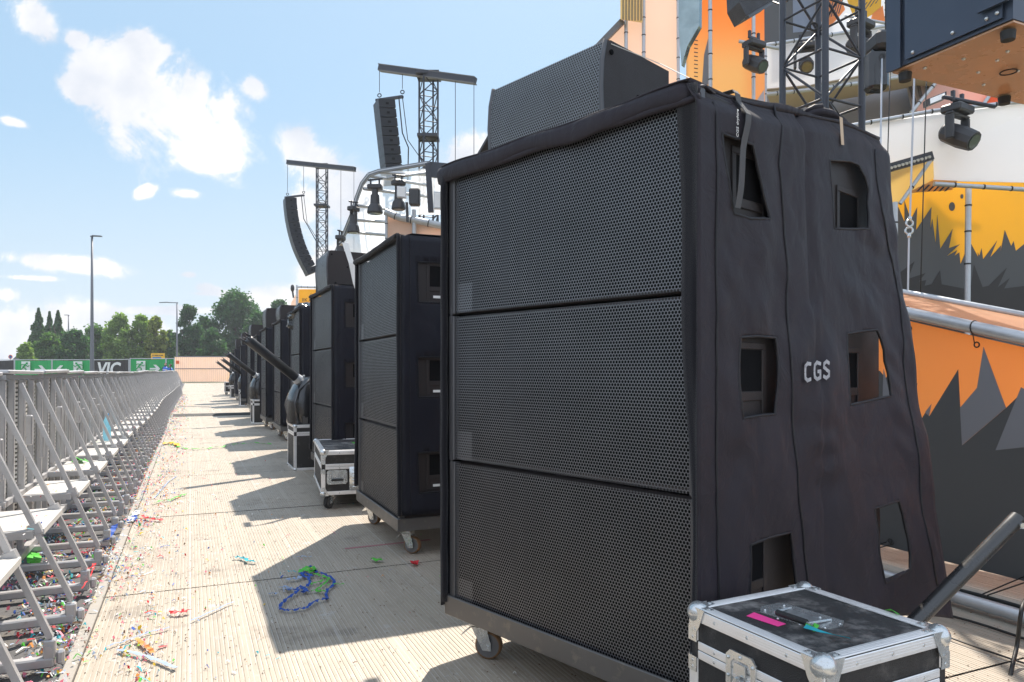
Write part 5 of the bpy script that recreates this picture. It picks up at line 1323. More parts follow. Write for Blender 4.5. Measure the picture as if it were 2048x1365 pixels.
def line_array(name_lab, pts, Y, wd, p0, p1, fr, group):
    """pts: photo points down the front edge (left side) of the array; cabinets hang along them"""
    c = P(*pts[0], Y); t = thing('line_array', Vector((c.x,c.y,0)), name_lab, 'line array', group)
    C3 = [P(x,y,Y) for x,y in pts]; side = Vector((.93,.36,0)).normalized(); back = side
    dpt = .46; front_n = Vector((-.36,.93,0))*.0
    wv = Vector((-.42,.907,0)).normalized()*-1               # cabinet width runs along the lane
    n = len(C3)-1
    for i in range(n):
        a, b = C3[i], C3[i+1]; d = (b-a); L_ = d.length; d.normalize()
        s = side - d*side.dot(d); s.normalize(); m = MB(); g = .006
        w2 = wd
        q = [a+d*g, b-d*g, b-d*(g+.014)+s*dpt, a+d*(g+.014)+s*dpt]
        vs = q + [p-wv*w2 for p in q]
        m.add(vs, [(0,1,2,3),(7,6,5,4),(0,4,5,1),(1,5,6,2),(2,6,7,3),(3,7,4,0)])
        hc = (a+b)/2+s*.24
        m.mat(1); m.slab([hc-d*.03-s*.05+wv*.004, hc-d*.03+s*.03+wv*.004, hc+d*.03+s*.03+wv*.004, hc+d*.03-s*.05+wv*.004], .004)
        m.mat(2); m.slab([a+d*g-s*.004, b-d*g-s*.004, b-d*g-wv*w2-s*.004, a+d*g-wv*w2-s*.004], .008)
        m.build('array_cabinet', [mat('array_paint',(.014,.016,.021),.5,spec=.3), M_foam, mat('array_grille',(.05,.055,.065),.5)], t)
    m = MB(); top = C3[0]; q0, q1 = p0.lerp(p1,fr[0]), p0.lerp(p1,fr[1])
    h0 = Vector((q0.x,q0.y,top.z+.10)); h1 = Vector((q1.x,q1.y,top.z+.08))
    m.bar(h0-(h1-h0)*.15, h1+(h1-h0)*.02, .08, .07); m.build('flying_frame', M_truss, t)
    for q, h in ((q0,h0),(q1,h1)):
        m = MB(); m.tube([q, h+Vector((0,0,.22))], .009, 5); m.ring(h+Vector((0,0,.13)),(0,1,0),.05,.015,10,5); m.build('chain', M_cable, t)
    m = MB(); e = C3[-1]+side*dpt
    m.tube([h1, h1+Vector((.15,0,-1.2)), e+Vector((.6,0,.5)), e+Vector((.4,0,0))], .012, 5); m.tube([h1-Vector((.1,0,0)), h1+Vector((0,0,-1.0)), e+Vector((.12,0,1)), e+Vector((.1,0,0))], .018, 5); m.build('cable_loop', M_cable, t)
    return t
t1, p0, p1 = pa_tower(857, 20, 148, ((759,136,20.4),(951,162,19.2)), 'tall black loudspeaker tower with cross beam, nearer of the two')
line_array('straight hung line array of dark cabinets on the nearer tower', [(757+i*2.05, 197+i*18.6) for i in range(10)], 20, .55, p0, p1, (.0,.25), 'line arrays on the towers')
t2, p0, p1 = pa_tower(644, 31, 330, ((575,325,31.5),(710,339,29.8)), 'tall black loudspeaker tower with cross beam, farther and smaller')
line_array('long curved line array of dark cabinets on the farther tower', [(571,394),(571.5,407),(573,420),(574.5,433),(577,446),(579.5,458),(582.5,470),(586,482),(590,494),(594.5,505),(599.5,516),(605,527),(611,538),(617,550)], 31, .7, p0, p1, (.0,.25), 'line arrays on the towers')

# ------------------------------------------------------------------ arched stage roof on the left of the tower
def film_mat():
    m = D.materials.new('clear_roof_film'); m.use_nodes = True; t = NT(m.node_tree); t.n.clear(); out = t.node('ShaderNodeOutputMaterial')
    tl = t.node('ShaderNodeBsdfTranslucent'); tl.inputs[0].default_value = (.8,.82,.85,1); tr = t.node('ShaderNodeBsdfTransparent'); mx = t.node('ShaderNodeMixShader')
    co = t.node('ShaderNodeTexCoord').outputs['Object']; t.put(mx.inputs[0], t.step(t.noise(co, .6, 3, .5), .3, .7, .5, .8)); t.l.new(tl.outputs[0], mx.inputs[1]); t.l.new(tr.outputs[0], mx.inputs[2]); t.l.new(mx.outputs[0], out.inputs[0]); return m
t = thing('arched_roof', Vector((P(700,HZ,15.5).x,15.5,0)), 'curved aluminium stage roof frame with clear skin and hanging lights', 'stage roof')
arc = [(655,560,15.6),(668,517,15.5),(690,465,15.4),(704,430,15.3),(714,395,15.25),(724,368,15.2),(738,350,15.15),(758,343,15.1),(800,336,15),(855,327,14.9),(920,342,15.2),(960,350,15.4)]
q = [P(*a) for a in arc]
m = MB()
for a, b in zip(q[:-1], q[1:]): m.bar(a-(b-a)*.02, b, .07, .10, (0,1,0))
m.build('arch_beam', mat('roof_beam_grey',(.16,.17,.19),.35,.5), t)
m = MB()
for a, b in zip(q[:-3], q[1:-2]): m.bar(a+Vector((0,-.045,0)), b+Vector((0,-.045,0)), .02, .035, (0,1,0))
m.build('trim_strip', M_galv, t)
for a, b in (((738,352,15.2),(862,372,17)),((728,378,15.2),(860,394,17)),((716,412,15.3),(776,419,16.5)),((690,464,15.4),(776,471,16.5)),((664,517,15.5),(722,514,16.5)),((760,345,15.1),(900,352,17)),((775,356,15.1),(860,345,16)),((700,440,15.3),(600+200,446,16.7))):
    m = MB(); m.tube([P(*a), P(*b)], .035, 8); m.build('purlin', M_galv, t, True)
m = MB(); q2 = [P(x+190 if False else x, y, 17.4) for x,y in ((655,530),(690,458),(716,385),(740,346),(800,332),(905,345),(905,430),(772,430),(772,480),(720,520))]; m.slab(q2, .01, (0,-1,0)); m.build('clear_skin', film_mat(), t)
m = MB(); m.bar(P(856,328,14.9), P(862,425,14.9), .11, .11, (0,1,0)); m.build('post', M_truss, t)
m = MB(); m.bar(P(862,340,15.0), P(935,348,14.2), .20, .30, (0,0,1)); m.build('side_beam', M_truss, t)
m = MB(); m.bar(P(660,520,15.5), P(722,523,15.5), .12, .16); m.build('lower_beam', M_truss, t)
for i, (x, y, sc, lab) in enumerate(((750,368,1.05,'stage light high on the arched roof, leftmost of its upper pair'),(797,360,1.05,'stage light high on the arched roof next to the white square lamp'),(707,412,.95,'stage light halfway down the curved roof beam'),(681,470,.95,'stage light lowest on the curved roof beam'))):
    L_ = P(x,y+2,15.05)
    if i == 0: o = hp2; o.location = L_; o['label'] = lab; o['group'] = 'stage lights under the arched roof'
    else: o = copy_tree(hp2, L_, .3+.4*i, lab, 'stage lights under the arched roof'); o.scale = (sc*.85,sc*.85,sc*.95)
for x, y, lab in ((802,383,'white square lamp between the upper roof lights'), (880,400,'white square lamp beside the dark roof post')):
    t = thing('square_lamp', P(x,y,14.6), lab, 'lamp')
    c = P(x,y,14.6); m = MB(); k = .085 if x < 850 else .13; m.slab([c+Vector((-k,0,-k*1.3)),c+Vector((k,.06,-k*1.3)),c+Vector((k,.06,k*1.3)),c+Vector((-k,0,k*1.3))],.12,(0,-1,0)); m.build('housing', M_galv, t)
    m = MB(); k *= .86; m.slab([c+Vector((-k,-.008,-k*1.3)),c+Vector((k,.05,-k*1.3)),c+Vector((k,.05,k*1.3)),c+Vector((-k,-.008,k*1.3))],.004,(0,-1,0)); m.build('panel', M_white, t)
    m = MB(); m.box((c.x+.14,c.y+.1,c.z-.25),(c.x+.36,c.y+.3,c.z+.1),.03); m.tube([c+Vector((.1,.1,-.2)),c+Vector((.12,.1,-.6))],.03,8); m.build('body', M_fixture, t)
banner('peach_screen', [([(773,428,16),(830,440,16),(900,452,16),(960,462,16),(960,520,16),(773,520,16)],0,0)], [mat('pale_peach_banner',(.82,.62,.50),.6,var=.04,scale=.8,trans=.35)], 'pale peach screen below the arched roof, lashed to a bent tube', 'banner',
       parts=(('tube', [(770,424,15.9),(800,436,15.9),(835,442,15.9),(900,456,15.9),(960,468,15.9)], .075, gv),('tube', [(773,425,15.9),(773,520,15.9)], .03, gv),('tube', [(828,420,15.9),(829,520,15.9)], .05, gv)))

# ------------------------------------------------------------------ yellow scaffold banner with lettering
YY = 40.
t = banner('stage_banner', [([(598,579,YY),(700,579,YY),(700,640,YY),(598,640,YY)],0,0),([(598,579,YY),(582,606,YY+1),(582,640,YY+1),(598,640,YY)],1,0)], [M_yellow, M_peach], 'yellow banner with thin dark lettering on a scaffold beyond the stacks', 'banner',
       parts=(('tube', [(594,574,YY-.2),(700,577,YY-.2)], .06, gv),('tube', [(594,571,YY-.2),(594,640,YY-.2)], .06, gv)))
o0 = P(603.5,603.8,YY-.12)
m = put_text('IIK', .27, lambda x,y: o0+Vector((x*1.05,0,y*1.05))); m.build('lettering', M_pblack, t, solid=.01)
o1 = P(603.5+13.2,603.8,YY-.12); m = put_text('\u00c5D', .27, lambda x,y: o1+Vector((x*1.15,0,y*1.05))); m.build('lettering', M_pblack, t, solid=.01)
m = MB(); c = P(622,591,YY-.12); m.tube([c+Vector((-.12,0,-.1)),c+Vector((0,0,.12)),c+Vector((.12,0,-.1))],.012,4); m.build('emblem', M_pblack, t)
t = thing('lamp_cluster', P(586,590,YY), 'small dark lamp on the corner of the yellow banner scaffold', 'lamp'); m = MB(); m.ball(P(585,577,YY), .16, 10, 8, (.7,.7,1.3)); m.build('head', M_fixture, t); m = MB(); m.tube([P(585,582,YY),P(587,596,YY)],.05,6); m.build('stem', M_fixture, t)

# ------------------------------------------------------------------ far fence with banners
YF = 60.
def fence_panel(x0, x1, mt, label, deco=None, y0=721, tilt=0., Yd=YF, y1=760, cat='banner'):
    c = P((x0+x1)/2, HZ, Yd); t = thing('fence_banner', Vector((c.x,c.y,0)), label, cat, 'banners on the far site fence')
    n = 16; m = MB(); vs = []; fs = []
    for j in range(2):
        for i in range(n+1):
            f = i/n; sag = (.05*math.sin(f*math.pi)) if j == 0 else 0
            p = P(x0+(x1-x0)*f, (y0+tilt*f) if j == 0 else y1, Yd); p.z = max(.15, p.z-sag); p.y += .04*math.sin(f*17+j)+.03*math.sin(f*31); vs.append(p)
    for i in range(n): fs.append((i, i+1, n+2+i, n+1+i))
    m.add(vs, fs); m.build('sheet', mt, t, solid=.02)
    if deco: deco(t, x0, x1)
    m = MB()
    for x in (x0-.6, x1+.6): p = P(x, y0-2, Yd); m.tube([p, Vector((p.x,p.y,0))], .05, 8)
    a, b = P(x0,y0-.8,Yd), P(x1,y0-.8+tilt,Yd); m.tube([a,b],.03,6); m.build('frame', M_galv, t)
    return t
def run_man(t, cx0, y_, s, flip=1):
    """emergency exit symbol: white door with running figure, and an arrow"""
    def q(x, y, e): p = P(cx0+flip*x*s, y_-y*s, YF); p.y -= e; return p
    m = MB(); m.slab([q(-4.5,-6,.10),q(9,-6,.10),q(9,9,.10),q(-4.5,9,.10)],.02,(0,-1,0)); m.build('door_symbol', M_printwhite, t)
    m = MB()
    e = .14
    m.slab([q(2.6,4.6,e),q(5.6,4.6,e),q(5.9,7.4,e),q(2.9,7.4,e)],.02,(0,-1,0))
    for pts, w in (([(2.6,4.4),(-1.5,-.5)],2.6),([(2,3.6),(-2.4,4.6),(-6,2.2)],1.1),([(2.6,3.6),(6,1),(8.2,3)],1.1),([(-1.4,-.2),(3.2,-2.2),(2.8,-6)],1.4),([(-1.4,-.4),(-4,-3.4),(-8,-3.8)],1.4)):
        for a, b in zip(pts[:-1], pts[1:]): m.bar(q(*a,e), q(*b,e), .02, w*s/F*YF, (0,1,0)) if False else m.tube([q(*a,e), q(*b,e)], w*s/F*YF/2, 6)
    m.build('running_figure', M_green, t)
def arrow(t, cx0, y_, s, flip=1):
    def q(x, y, e=.10): p = P(cx0+flip*x*s, y_-y*s, YF); p.y -= e; return p
    m = MB(); m.slab([q(-9,-1.4),q(2,-1.4),q(-3,-7),q(2,-7),q(9,0),q(2,7),q(-3,7),q(2,1.4),q(-9,1.4)],.02,(0,-1,0)); m.build('arrow', M_printwhite, t)
fence_panel(-70, 28, M_pblack, 'black fence banner at the left picture edge')
fence_panel(30, 103, M_green, 'green exit banner, leftmost, running figure and arrow to the right', lambda t,a,b: (run_man(t,50,735,1.3), arrow(t,82,740,1.25)))
fence_panel(105, 180, M_green, 'green exit banner with arrow pointing left towards its twin', lambda t,a,b: (run_man(t,160,735,1.3,-1), arrow(t,124,740,1.25,-1)))
def vic(t, a, b):
    o_ = P(193,750,YF-.14); m = put_text('VIC', 1.0, lambda x,y: o_+Vector((x*1.22+y*.22,0,y*1.45)), off=.03); m.build('lettering', M_printwhite, t, solid=.02)
fence_panel(188, 257, M_pblack, 'black fence banner with bold white VIC lettering', vic, tilt=-1)
fence_panel(261, 331, M_green, 'green exit banner beside the two people in blue vests', lambda t,a,b: (run_man(t,280,734,1.3), arrow(t,311,738,1.15)), y0=718.5)
fence_panel(333, 348, M_green, 'narrow green banner strip next to the peach end fence', None, y0=718.5)
YE = 72.
t = thing('end_fence', Vector((P(395,HZ,YE).x,YE,0)), 'peach printed fence closing the far end of the lane', 'fence')
m = MB(); vs = []; fs = []; n = 20
for j,(yy) in enumerate((714.5,738,764)):
    for i in range(n+1): p = P(349+110*i/n, yy, YE); p.y += .06*math.sin(i*1.3+j); vs.append(p)
for j in range(2):
    for i in range(n): fs.append((j*(n+1)+i, j*(n+1)+i+1, (j+1)*(n+1)+i+1, (j+1)*(n+1)+i))
m.add(vs, fs); m.build('sheet', mat('end_fence_print',(.92,.76,.66),.6,var=.10,scale=.25,trans=.6,dirt=(.5,.5,.75,.5),dirtcol=(.85,.65,.35)), t, solid=.02)
m = MB()
for i in range(28): a = P(349+110*i/27, 714.5, YE-.15); m.tube([a, Vector((a.x,a.y,0))], .006, 4)
m.tube([P(349,738,YE-.2),P(459,738,YE-.2)],.04,6); m.tube([P(349,714,YE-.2),P(459,714,YE-.2)],.04,6); m.build('mesh_frame', M_pole, t)
m = MB(); c = P(355,725,YE-.3); m.slab([c+Vector((-.16,0,-.16)),c+Vector((.16,0,-.16)),c+Vector((.16,0,.16)),c+Vector((-.16,0,.16))],.02,(0,-1,0)); m.build('red_notice', M_red, t)

# ------------------------------------------------------------------ two stewards in blue vests
M_skin = mat('skin', (.45,.28,.2), .6); M_vest = mat('hi_vis_blue', (.02,.13,.50), .6); M_dkcloth = mat('dark_clothing', (.02,.022,.03), .8); M_hair = mat('dark_hair', (.03,.02,.015), .7); M_refl = mat('reflective_tape', (.7,.72,.75), .4)
def person(px, Y, H, face, label, arms):
    b = P(px, HZ, Y); b.z = 0; s = H/1.75
    t = thing('person', b, label, 'person', None, face)
    V_ = [(0,0,.95),(0,.0,1.15),(0,.01,1.38),(0,.01,1.48),(0,-.01,1.58),(0,-.02,1.70),
          (-.19,0,1.40),(-.25,-.03,1.12),arms[0],(.19,0,1.40),(.25,-.03,1.12),arms[1],
          (-.10,0,.90),(-.11,-.01,.50),(-.12,.02,.09),(-.12,-.12,.04),(.10,0,.90),(.11,-.01,.50),(.13,.02,.09),(.13,-.12,.04)]
    E_ = [(0,1),(1,2),(2,3),(3,4),(4,5),(2,6),(6,7),(7,8),(2,9),(9,10),(10,11),(0,12),(12,13),(13,14),(14,15),(0,16),(16,17),(17,18),(18,19)]
    Rd = [.15,.15,.17,.06,.09,.085,.065,.05,.035,.065,.05,.035,.09,.065,.045,.04,.09,.065,.045,.04]
    me = D.meshes.new('body'); me.from_pydata([(x*s,y*s,z*s) for x,y,z in V_], E_, []); o = D.objects.new('body', me); COL.objects.link(o); o.parent = t; WM[o] = WM[t]
    md = o.modifiers.new('skin', 'SKIN'); sv = me.skin_vertices[0].data
    for i, r_ in enumerate(Rd): sv[i].radius = (r_*s, r_*s*.8)
    sv[0].use_root = True; ss = o.modifiers.new('sub', 'SUBSURF'); ss.levels = 1; ss.render_levels = 1; me.materials.append(M_dkcloth)
    m = MB(); m.tube([(0,0,.92*s),(0,0,1.1*s),(0,.0,1.32*s),(0,0,1.46*s)], [.20*s,.21*s,.215*s,.12*s], 14); m.build('vest', M_vest, t, True, world=False)
    m = MB(); m.tube([(0,0,1.04*s),(0,0,1.09*s)], .222*s, 14, False); m.tube([(0,0,1.20*s),(0,0,1.25*s)], .226*s, 14, False); m.build('reflective_band', M_refl, t, True, world=False)
    m = MB(); m.ball((0,-.01*s,1.645*s), .098*s, 12, 9, (.9,1,1.15)); m.ball((0,-.11*s,1.63*s), .018*s, 6, 5); m.build('head', M_skin, t, True, world=False)
    m = MB(); m.ball((0,.02*s,1.675*s), .108*s, 12, 9, (.95,1,1.0)); m.build('hair', M_hair, t, True, world=False)
    for a in arms:
        m = MB(); c = Vector(a)*s; m.ball(c, .04*s, 8, 6, (1,1.2,.7))
        for k in range(4): m.tube([c+Vector((-.03+.02*k,-.02,0))*s, c+Vector((-.032+.021*k,-.09-.01*(k%3),-.01))*s], .009*s, 5)
        m.tube([c+Vector((.03,0,0))*s, c+Vector((.055,-.05,0))*s], .01*s, 5); m.build('hand', M_skin, t, world=False)
    return t
person(331, 59.2, 1.80, R(15), 'person in blue reflective vest standing left of the other steward', ((-.20,-.25,1.10),(.12,-.28,1.15)))
person(340.5, 59.2, 1.70, R(-60), 'person in blue reflective vest turned aside, nearer the peach fence', ((-.10,-.28,1.2),(.20,-.22,1.0)))

# ------------------------------------------------------------------ road sign, lamp posts, house
t = thing('road_sign', Vector((P(315,HZ,80).x,80,0)), 'yellow direction sign board with blue field behind the green banners', 'road sign')
m = MB(); m.slab([P(302,719,80),P(329,719,80),P(329,707,80),P(302,707,80)],.06,(0,-1,0)); m.build('board', M_sign, t)
m = MB(); m.slab([P(305,718.5,79.9),P(322,718.5,79.9),P(322,714.5,79.9),P(305,714.5,79.9)],.03,(0,-1,0)); m.build('blue_field', M_signblue, t)
m = MB(); c = P(306,711,79.88); m.bar(c-Vector((.10,0,0)),c+Vector((.10,0,0)),.02,.05); m.bar(c-Vector((0,0,.10)),c+Vector((0,0,.10)),.02,.05,(0,1,0))
for k,(a,b) in enumerate(((309,317),(318,321),(322,326))): m.bar(P(a,711,79.88),P(b,711,79.88),.02,.09)
m.build('sign_marks', M_pblack, t)
m = MB()
for x in (305,326): p = P(x,719,80.1); m.tube([p,Vector((p.x,p.y,0))],.06,8)
m.build('post', M_pole, t)
def lamp(px, ytop, Y, r, label, head):
    b = P(px, HZ, Y); b.z = 0; top = P(px, ytop, Y)
    t = thing('street_lamp', b, label, 'street lamp', 'street lamps beyond the fence')
    m = MB(); m.tube([b, Vector((b.x,b.y,top.z*.12)), Vector((b.x,b.y,top.z*.5)), top], [r*1.25,r*1.2,r*.9,r*.6], 14); m.build('pole', M_pole, t, True)
    m = MB(); (dx, arm) = head; hp_ = P(px+dx, ytop-1, Y)
    e = (hp_-top); n = e.normalized()
    m.tube([top-n*.1, top+e*(.55 if arm else .2)], r*.45, 8); m.build('arm', M_pole, t)
    m = MB(); a = top+e*(.5 if arm else .1); m.slab([a+Vector((0,-.14,.06)),hp_+Vector((0,-.10,0)),hp_+Vector((0,.10,0)),a+Vector((0,.14,.06))],.07,(0,0,1)); m.build('lamp_head', mat('lamp_head_grey',(.12,.13,.15),.5), t)
lamp(184, 473, 47.6, .105, 'tallest and nearest grey street lamp, flat head pointing right', (19,False))
lamp(137, 631, 90, .11, 'small distant street lamp before the conifers', (-8,False))
lamp(354, 606, 74, .10, 'street lamp with long arm pointing left over the trees', (-35,True))
t = thing('house', P(30,HZ,85)*1., 'pale house corner with grey sloping roof behind the fence', 'house'); 
m = MB(); a = P(8,HZ,88); a.z = 0; m.box((a.x-5,86,0),(a.x+1.4,94,1.9)); m.build('wall', M_printwhite, t)
m = MB(); m.slab([P(24,720,86),P(39,706,86),P(41,709,86),P(41,720,86)],6,(0,-1,0)); m.build('roof', M_pole, t)
t = thing('round_sign', P(21,HZ,84), 'small round road sign at the left edge by the house', 'road sign'); m = MB(); m.disc(P(21,714,84),(0,1,0),.22,.04,20); m.build('disc', M_signblue, t)
m = MB(); m.ring(P(21,714,83.95),(0,1,0),.20,.04,20,6); m.build('rim', M_red, t); m = MB(); p = P(21,714,84.1); m.tube([p,Vector((p.x,p.y,0))],.04,6); m.build('post', M_pole, t)

# ------------------------------------------------------------------ trees
def leaf_mat(name, c1, c2):
    m = D.materials.new(name); m.use_nodes = True; t = NT(m.node_tree); t.n.clear(); out = t.node('ShaderNodeOutputMaterial'); p = t.node('ShaderNodeBsdfPrincipled')
    g_ = t.node('ShaderNodeNewGeometry'); co = t.node('ShaderNodeTexCoord').outputs['Object']
    wn = t.node('ShaderNodeTexWhiteNoise', noise_dimensions='3D'); t.put(wn.inputs[0], t.comb(0,0,0)); 
    f = t.m('ADD', t.m('MULTIPLY', t.noise(co, .7, 3, .6), .75), t.m('MULTIPLY', g_.outputs['Random Per Island'], .35))
    c = t.mix(t.step(f, .25, .85), c1, c2); t.put(p.inputs['Base Color'], c); p.inputs['Roughness'].default_value = .6; p.inputs['Specular IOR Level'].default_value = .3
    tl = t.node('ShaderNodeBsdfTranslucent'); t.put(tl.inputs[0], t.mix(1., c, (1.3,1.5,.7), 'MULTIPLY')); mx = t.node('ShaderNodeMixShader'); mx.inputs[0].default_value = .42
    t.l.new(p.outputs[0], mx.inputs[1]); t.l.new(tl.outputs[0], mx.inputs[2]); t.l.new(mx.outputs[0], out.inputs[0]); return m
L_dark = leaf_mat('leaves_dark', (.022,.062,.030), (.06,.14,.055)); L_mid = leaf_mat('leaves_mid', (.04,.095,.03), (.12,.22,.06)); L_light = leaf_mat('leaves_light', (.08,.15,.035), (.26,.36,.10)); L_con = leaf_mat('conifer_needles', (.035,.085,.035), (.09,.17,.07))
def tree(px, ytop, ybot_crown, hw, Y, lm, label, kind='broad', n=2600, seed=0, leaf=None):
    rn = random.Random(seed); b = P(px, HZ, Y); b.z = 0
    z1 = P(px, ytop, Y).z; z0 = max(.3, P(px, ybot_crown, Y).z); rw = hw/F*Y
    t = thing('conifer_tree' if kind == 'con' else 'leafy_tree', b, label, 'tree', 'trees beyond the fence')
    m = MB(); m.tube([b, b+Vector((.1,0,z1*.4)), b+Vector((0,0,z1*.85))], [.028*z1,.018*z1,.004*z1], 9)
    for k in range(7):
        a = rn.random()*6.28; z = z0+(z1-z0)*(.1+.55*rn.random()); m.tube([b+Vector((0,0,z*.7)), b+Vector((math.cos(a)*rw*.7,math.sin(a)*rw*.7,z+.1*z1))], [.010*z1,.003*z1], 6)
    m.build('trunk', M_bark, t, True)
    clumps = []
    if kind == 'broad':
        nc = 95
        for k in range(nc):
            f = rn.random(); z = z0+(z1-z0)*(.04+.94*f); rr_ = rw*(math.sin(max(.12, min(1,.22+.85*(1-abs(f-.42)/.62)))*math.pi/2))
            if f > .7: rr_ *= max(.15, math.sqrt(max(0,1-((f-.7)/.33)**2)))
            a = rn.random()*6.28; q = math.sqrt(rn.random())
            clumps.append((b+Vector((math.cos(a)*rr_*q*.82, math.sin(a)*rr_*q*.82, z)), rw*rn.uniform(.15,.32)))
    m = MB(); ls = leaf or max(.10, .0022*Y*.7)
    def leafq(c, s, dn=None):
        a = Vector((rn.gauss(0,1),rn.gauss(0,1),rn.gauss(0,1))).normalized(); u_ = a.cross(Vector((rn.gauss(0,1),rn.gauss(0,1),rn.gauss(0,1)))).normalized(); v_ = a.cross(u_)
        m.add([c-u_*s-v_*s*.5, c+u_*s-v_*s*.5, c+u_*s*.6+v_*s*.7, c-u_*s*.6+v_*s*.6], [(0,1,2,3)])
    if kind == 'broad':
        for k in range(n):
            c, r_ = clumps[rn.randrange(len(clumps))]; d = Vector((rn.gauss(0,1),rn.gauss(0,1),rn.gauss(0,1)*.8)).normalized()*r_*(rn.random()**.35)*rn.choice((1,1,1,1.35))
            leafq(c+d, ls*rn.uniform(.6,1.4))
    else:
        for k in range(n):
            f = rn.random()**1.1; z = z0+(z1-z0)*f; a = rn.random()*6.28; br = .68+.32*math.sin(f*30+math.sin(a*3)*1.5)*math.cos(a*2+f*7)+.1; r_ = rw*(1-f)**.95*br*rn.random()**.6; 
            leafq(b+Vector((math.cos(a)*r_,math.sin(a)*r_,z-r_*.25)), ls*rn.uniform(.6,1.2))
    m.build('crown', lm, t)
TR = [ # px, top, crown bottom, half width px, Y, leaves, label, kind, n
 (77,617,738,40,92,L_con,'tall slim conifer at the left of the tree line','con',2600),(99,624,735,26,92,L_con,'slender conifer between two wider ones','con',1700),(116,622,738,36,91,L_con,'conifer just left of the small distant street lamp','con',2600),
 (52,688,745,17,80,L_light,'small light green bush tree at the left end','broad',2200),
 (100,672,748,36,86,L_mid,'rounded tree under the conifers','broad',3000),(150,665,748,34,84,L_dark,'low dark tree left of the tallest street lamp','broad',2800),
 (190,655,748,32,88,L_mid,'mid green tree directly behind the tallest street lamp','broad',2800),(238,634,748,36,86,L_light,'light green round topped tree right of the tallest lamp','broad',3600),
 (283,633,748,26,87,L_light,'pale green tree left of the yellowish one','broad',2700),(312,635,745,23,86,leaf_mat('leaves_yellowish',(.10,.14,.03),(.27,.30,.07)),'yellowish green sunlit tree near the long armed lamp','broad',2500),
 (340,662,748,18,96,L_mid,'thin gap filling tree behind the long armed lamp','broad',900),
 (378,613,752,31,90,L_dark,'dark upright tree right of the long armed lamp','broad',3200),(408,636,752,32,94,L_dark,'dark tree between the upright one and the big one','broad',2600),
 (470,591,752,64,96,L_dark,'largest dark spreading tree above the end of the row','broad',7000),(520,628,752,40,92,L_dark,'dark tree filling right of the largest one','broad',3600),(558,603,752,30,98,L_dark,'dark treetop showing above the fifth stack','broad',3000),(425,660,752,30,84,L_dark,'lower dark tree over the peach end fence','broad',2600)]
for i, (px,yt,yb,hw,Y,lm,lab,kd,n) in enumerate(TR): tree(px,yt,yb,hw,Y,lm,lab,kd,int(n*(3.6 if kd=='con' else 3.2)),seed=i+3)
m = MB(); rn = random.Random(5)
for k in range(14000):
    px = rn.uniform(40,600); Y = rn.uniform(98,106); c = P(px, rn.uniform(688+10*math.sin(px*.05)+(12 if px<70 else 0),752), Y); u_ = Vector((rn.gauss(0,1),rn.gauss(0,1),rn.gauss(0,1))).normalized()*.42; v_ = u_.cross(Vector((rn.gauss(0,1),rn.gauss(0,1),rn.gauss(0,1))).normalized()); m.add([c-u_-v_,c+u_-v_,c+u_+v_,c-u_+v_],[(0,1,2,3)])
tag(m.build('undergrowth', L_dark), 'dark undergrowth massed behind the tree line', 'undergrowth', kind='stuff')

# ------------------------------------------------------------------ litter
order = ['red','white','white','pale','yellow','teal','green','blue','pink','pink','white','orange','brown','white','white','pale']
pm = [M_paper[c] for c in order]; rn = random.Random(11)
m = MB()
def fleck(a, b, z, s=1.):
    q_ = .5+noise.noise(Vector((a*4.5, b*1.3, 2)))*1.1+noise.noise(Vector((a*13, b*5, 7)))*.7
    if rn.random() > q_*1.25: return
    k = rn.randrange(len(pm)); L_ = rn.uniform(.005,.026)*s*.85; w_ = rn.uniform(.003,.010)*s*.8
    if rn.random() < .12: L_ *= 2.4
    th = rn.random()*6.28; c = AB(a,b,z+.004+rn.random()*.006); u_ = Vector((math.cos(th),math.sin(th),rn.uniform(-.25,.25)))*L_/2; v_ = Vector((-math.sin(th),math.cos(th),rn.uniform(-.5,.5)))*w_/2
    bend = Vector((0,0,rn.uniform(0,.012)*s)); mid = c+bend+v_*.2
    m.mat(k).add([c-u_-v_,c-u_+v_,mid+v_,mid-v_,c+u_+v_*.6,c+u_-v_*.8],[(0,3,2,1),(3,5,4,2)])
for k in range(10500):                                      # thick along the barrier foot
    b = 1.2+38*rn.random()**1.9; cl = noise.noise(Vector((b*1.1,3,0)))
    a = rn.gauss(-.34+cl*.10, .13+.05*cl); 
    if a > -.40: z = 0
    elif a > -.62: z = .012
    else: z = -.01
    fleck(a, b, z, (1.0 if rn.random()<.9 else 1.7)+min(1.4,b*.035))
for k in range(15000):                                       # under the barrier steps
    b = 1.+24*rn.random()**1.5; fleck(rn.uniform(-1.05,-.42), b, -.01, 1.6+b*.03)
for k in range(1600):                                       # thinning out over the deck
    b = 1.6+30*rn.random()**1.7; a = -.38+abs(rn.gauss(0,.55)); fleck(min(a,3.6), b, 0, 1.+b*.02)
for k in range(800):
    b = 1.6+14*rn.random(); fleck(rn.uniform(-.3,3.7), b, 0, .7)
for k in range(500):                                        # on the step plates
    i = rn.randrange(12); fleck(-.485+rn.uniform(-.38,-.14), .735+SEC*i+rn.uniform(-.25,.25), .458, .8)
tag(m.build('confetti', pm), 'trodden paper confetti scattered over deck and barrier feet', 'confetti', kind='stuff')
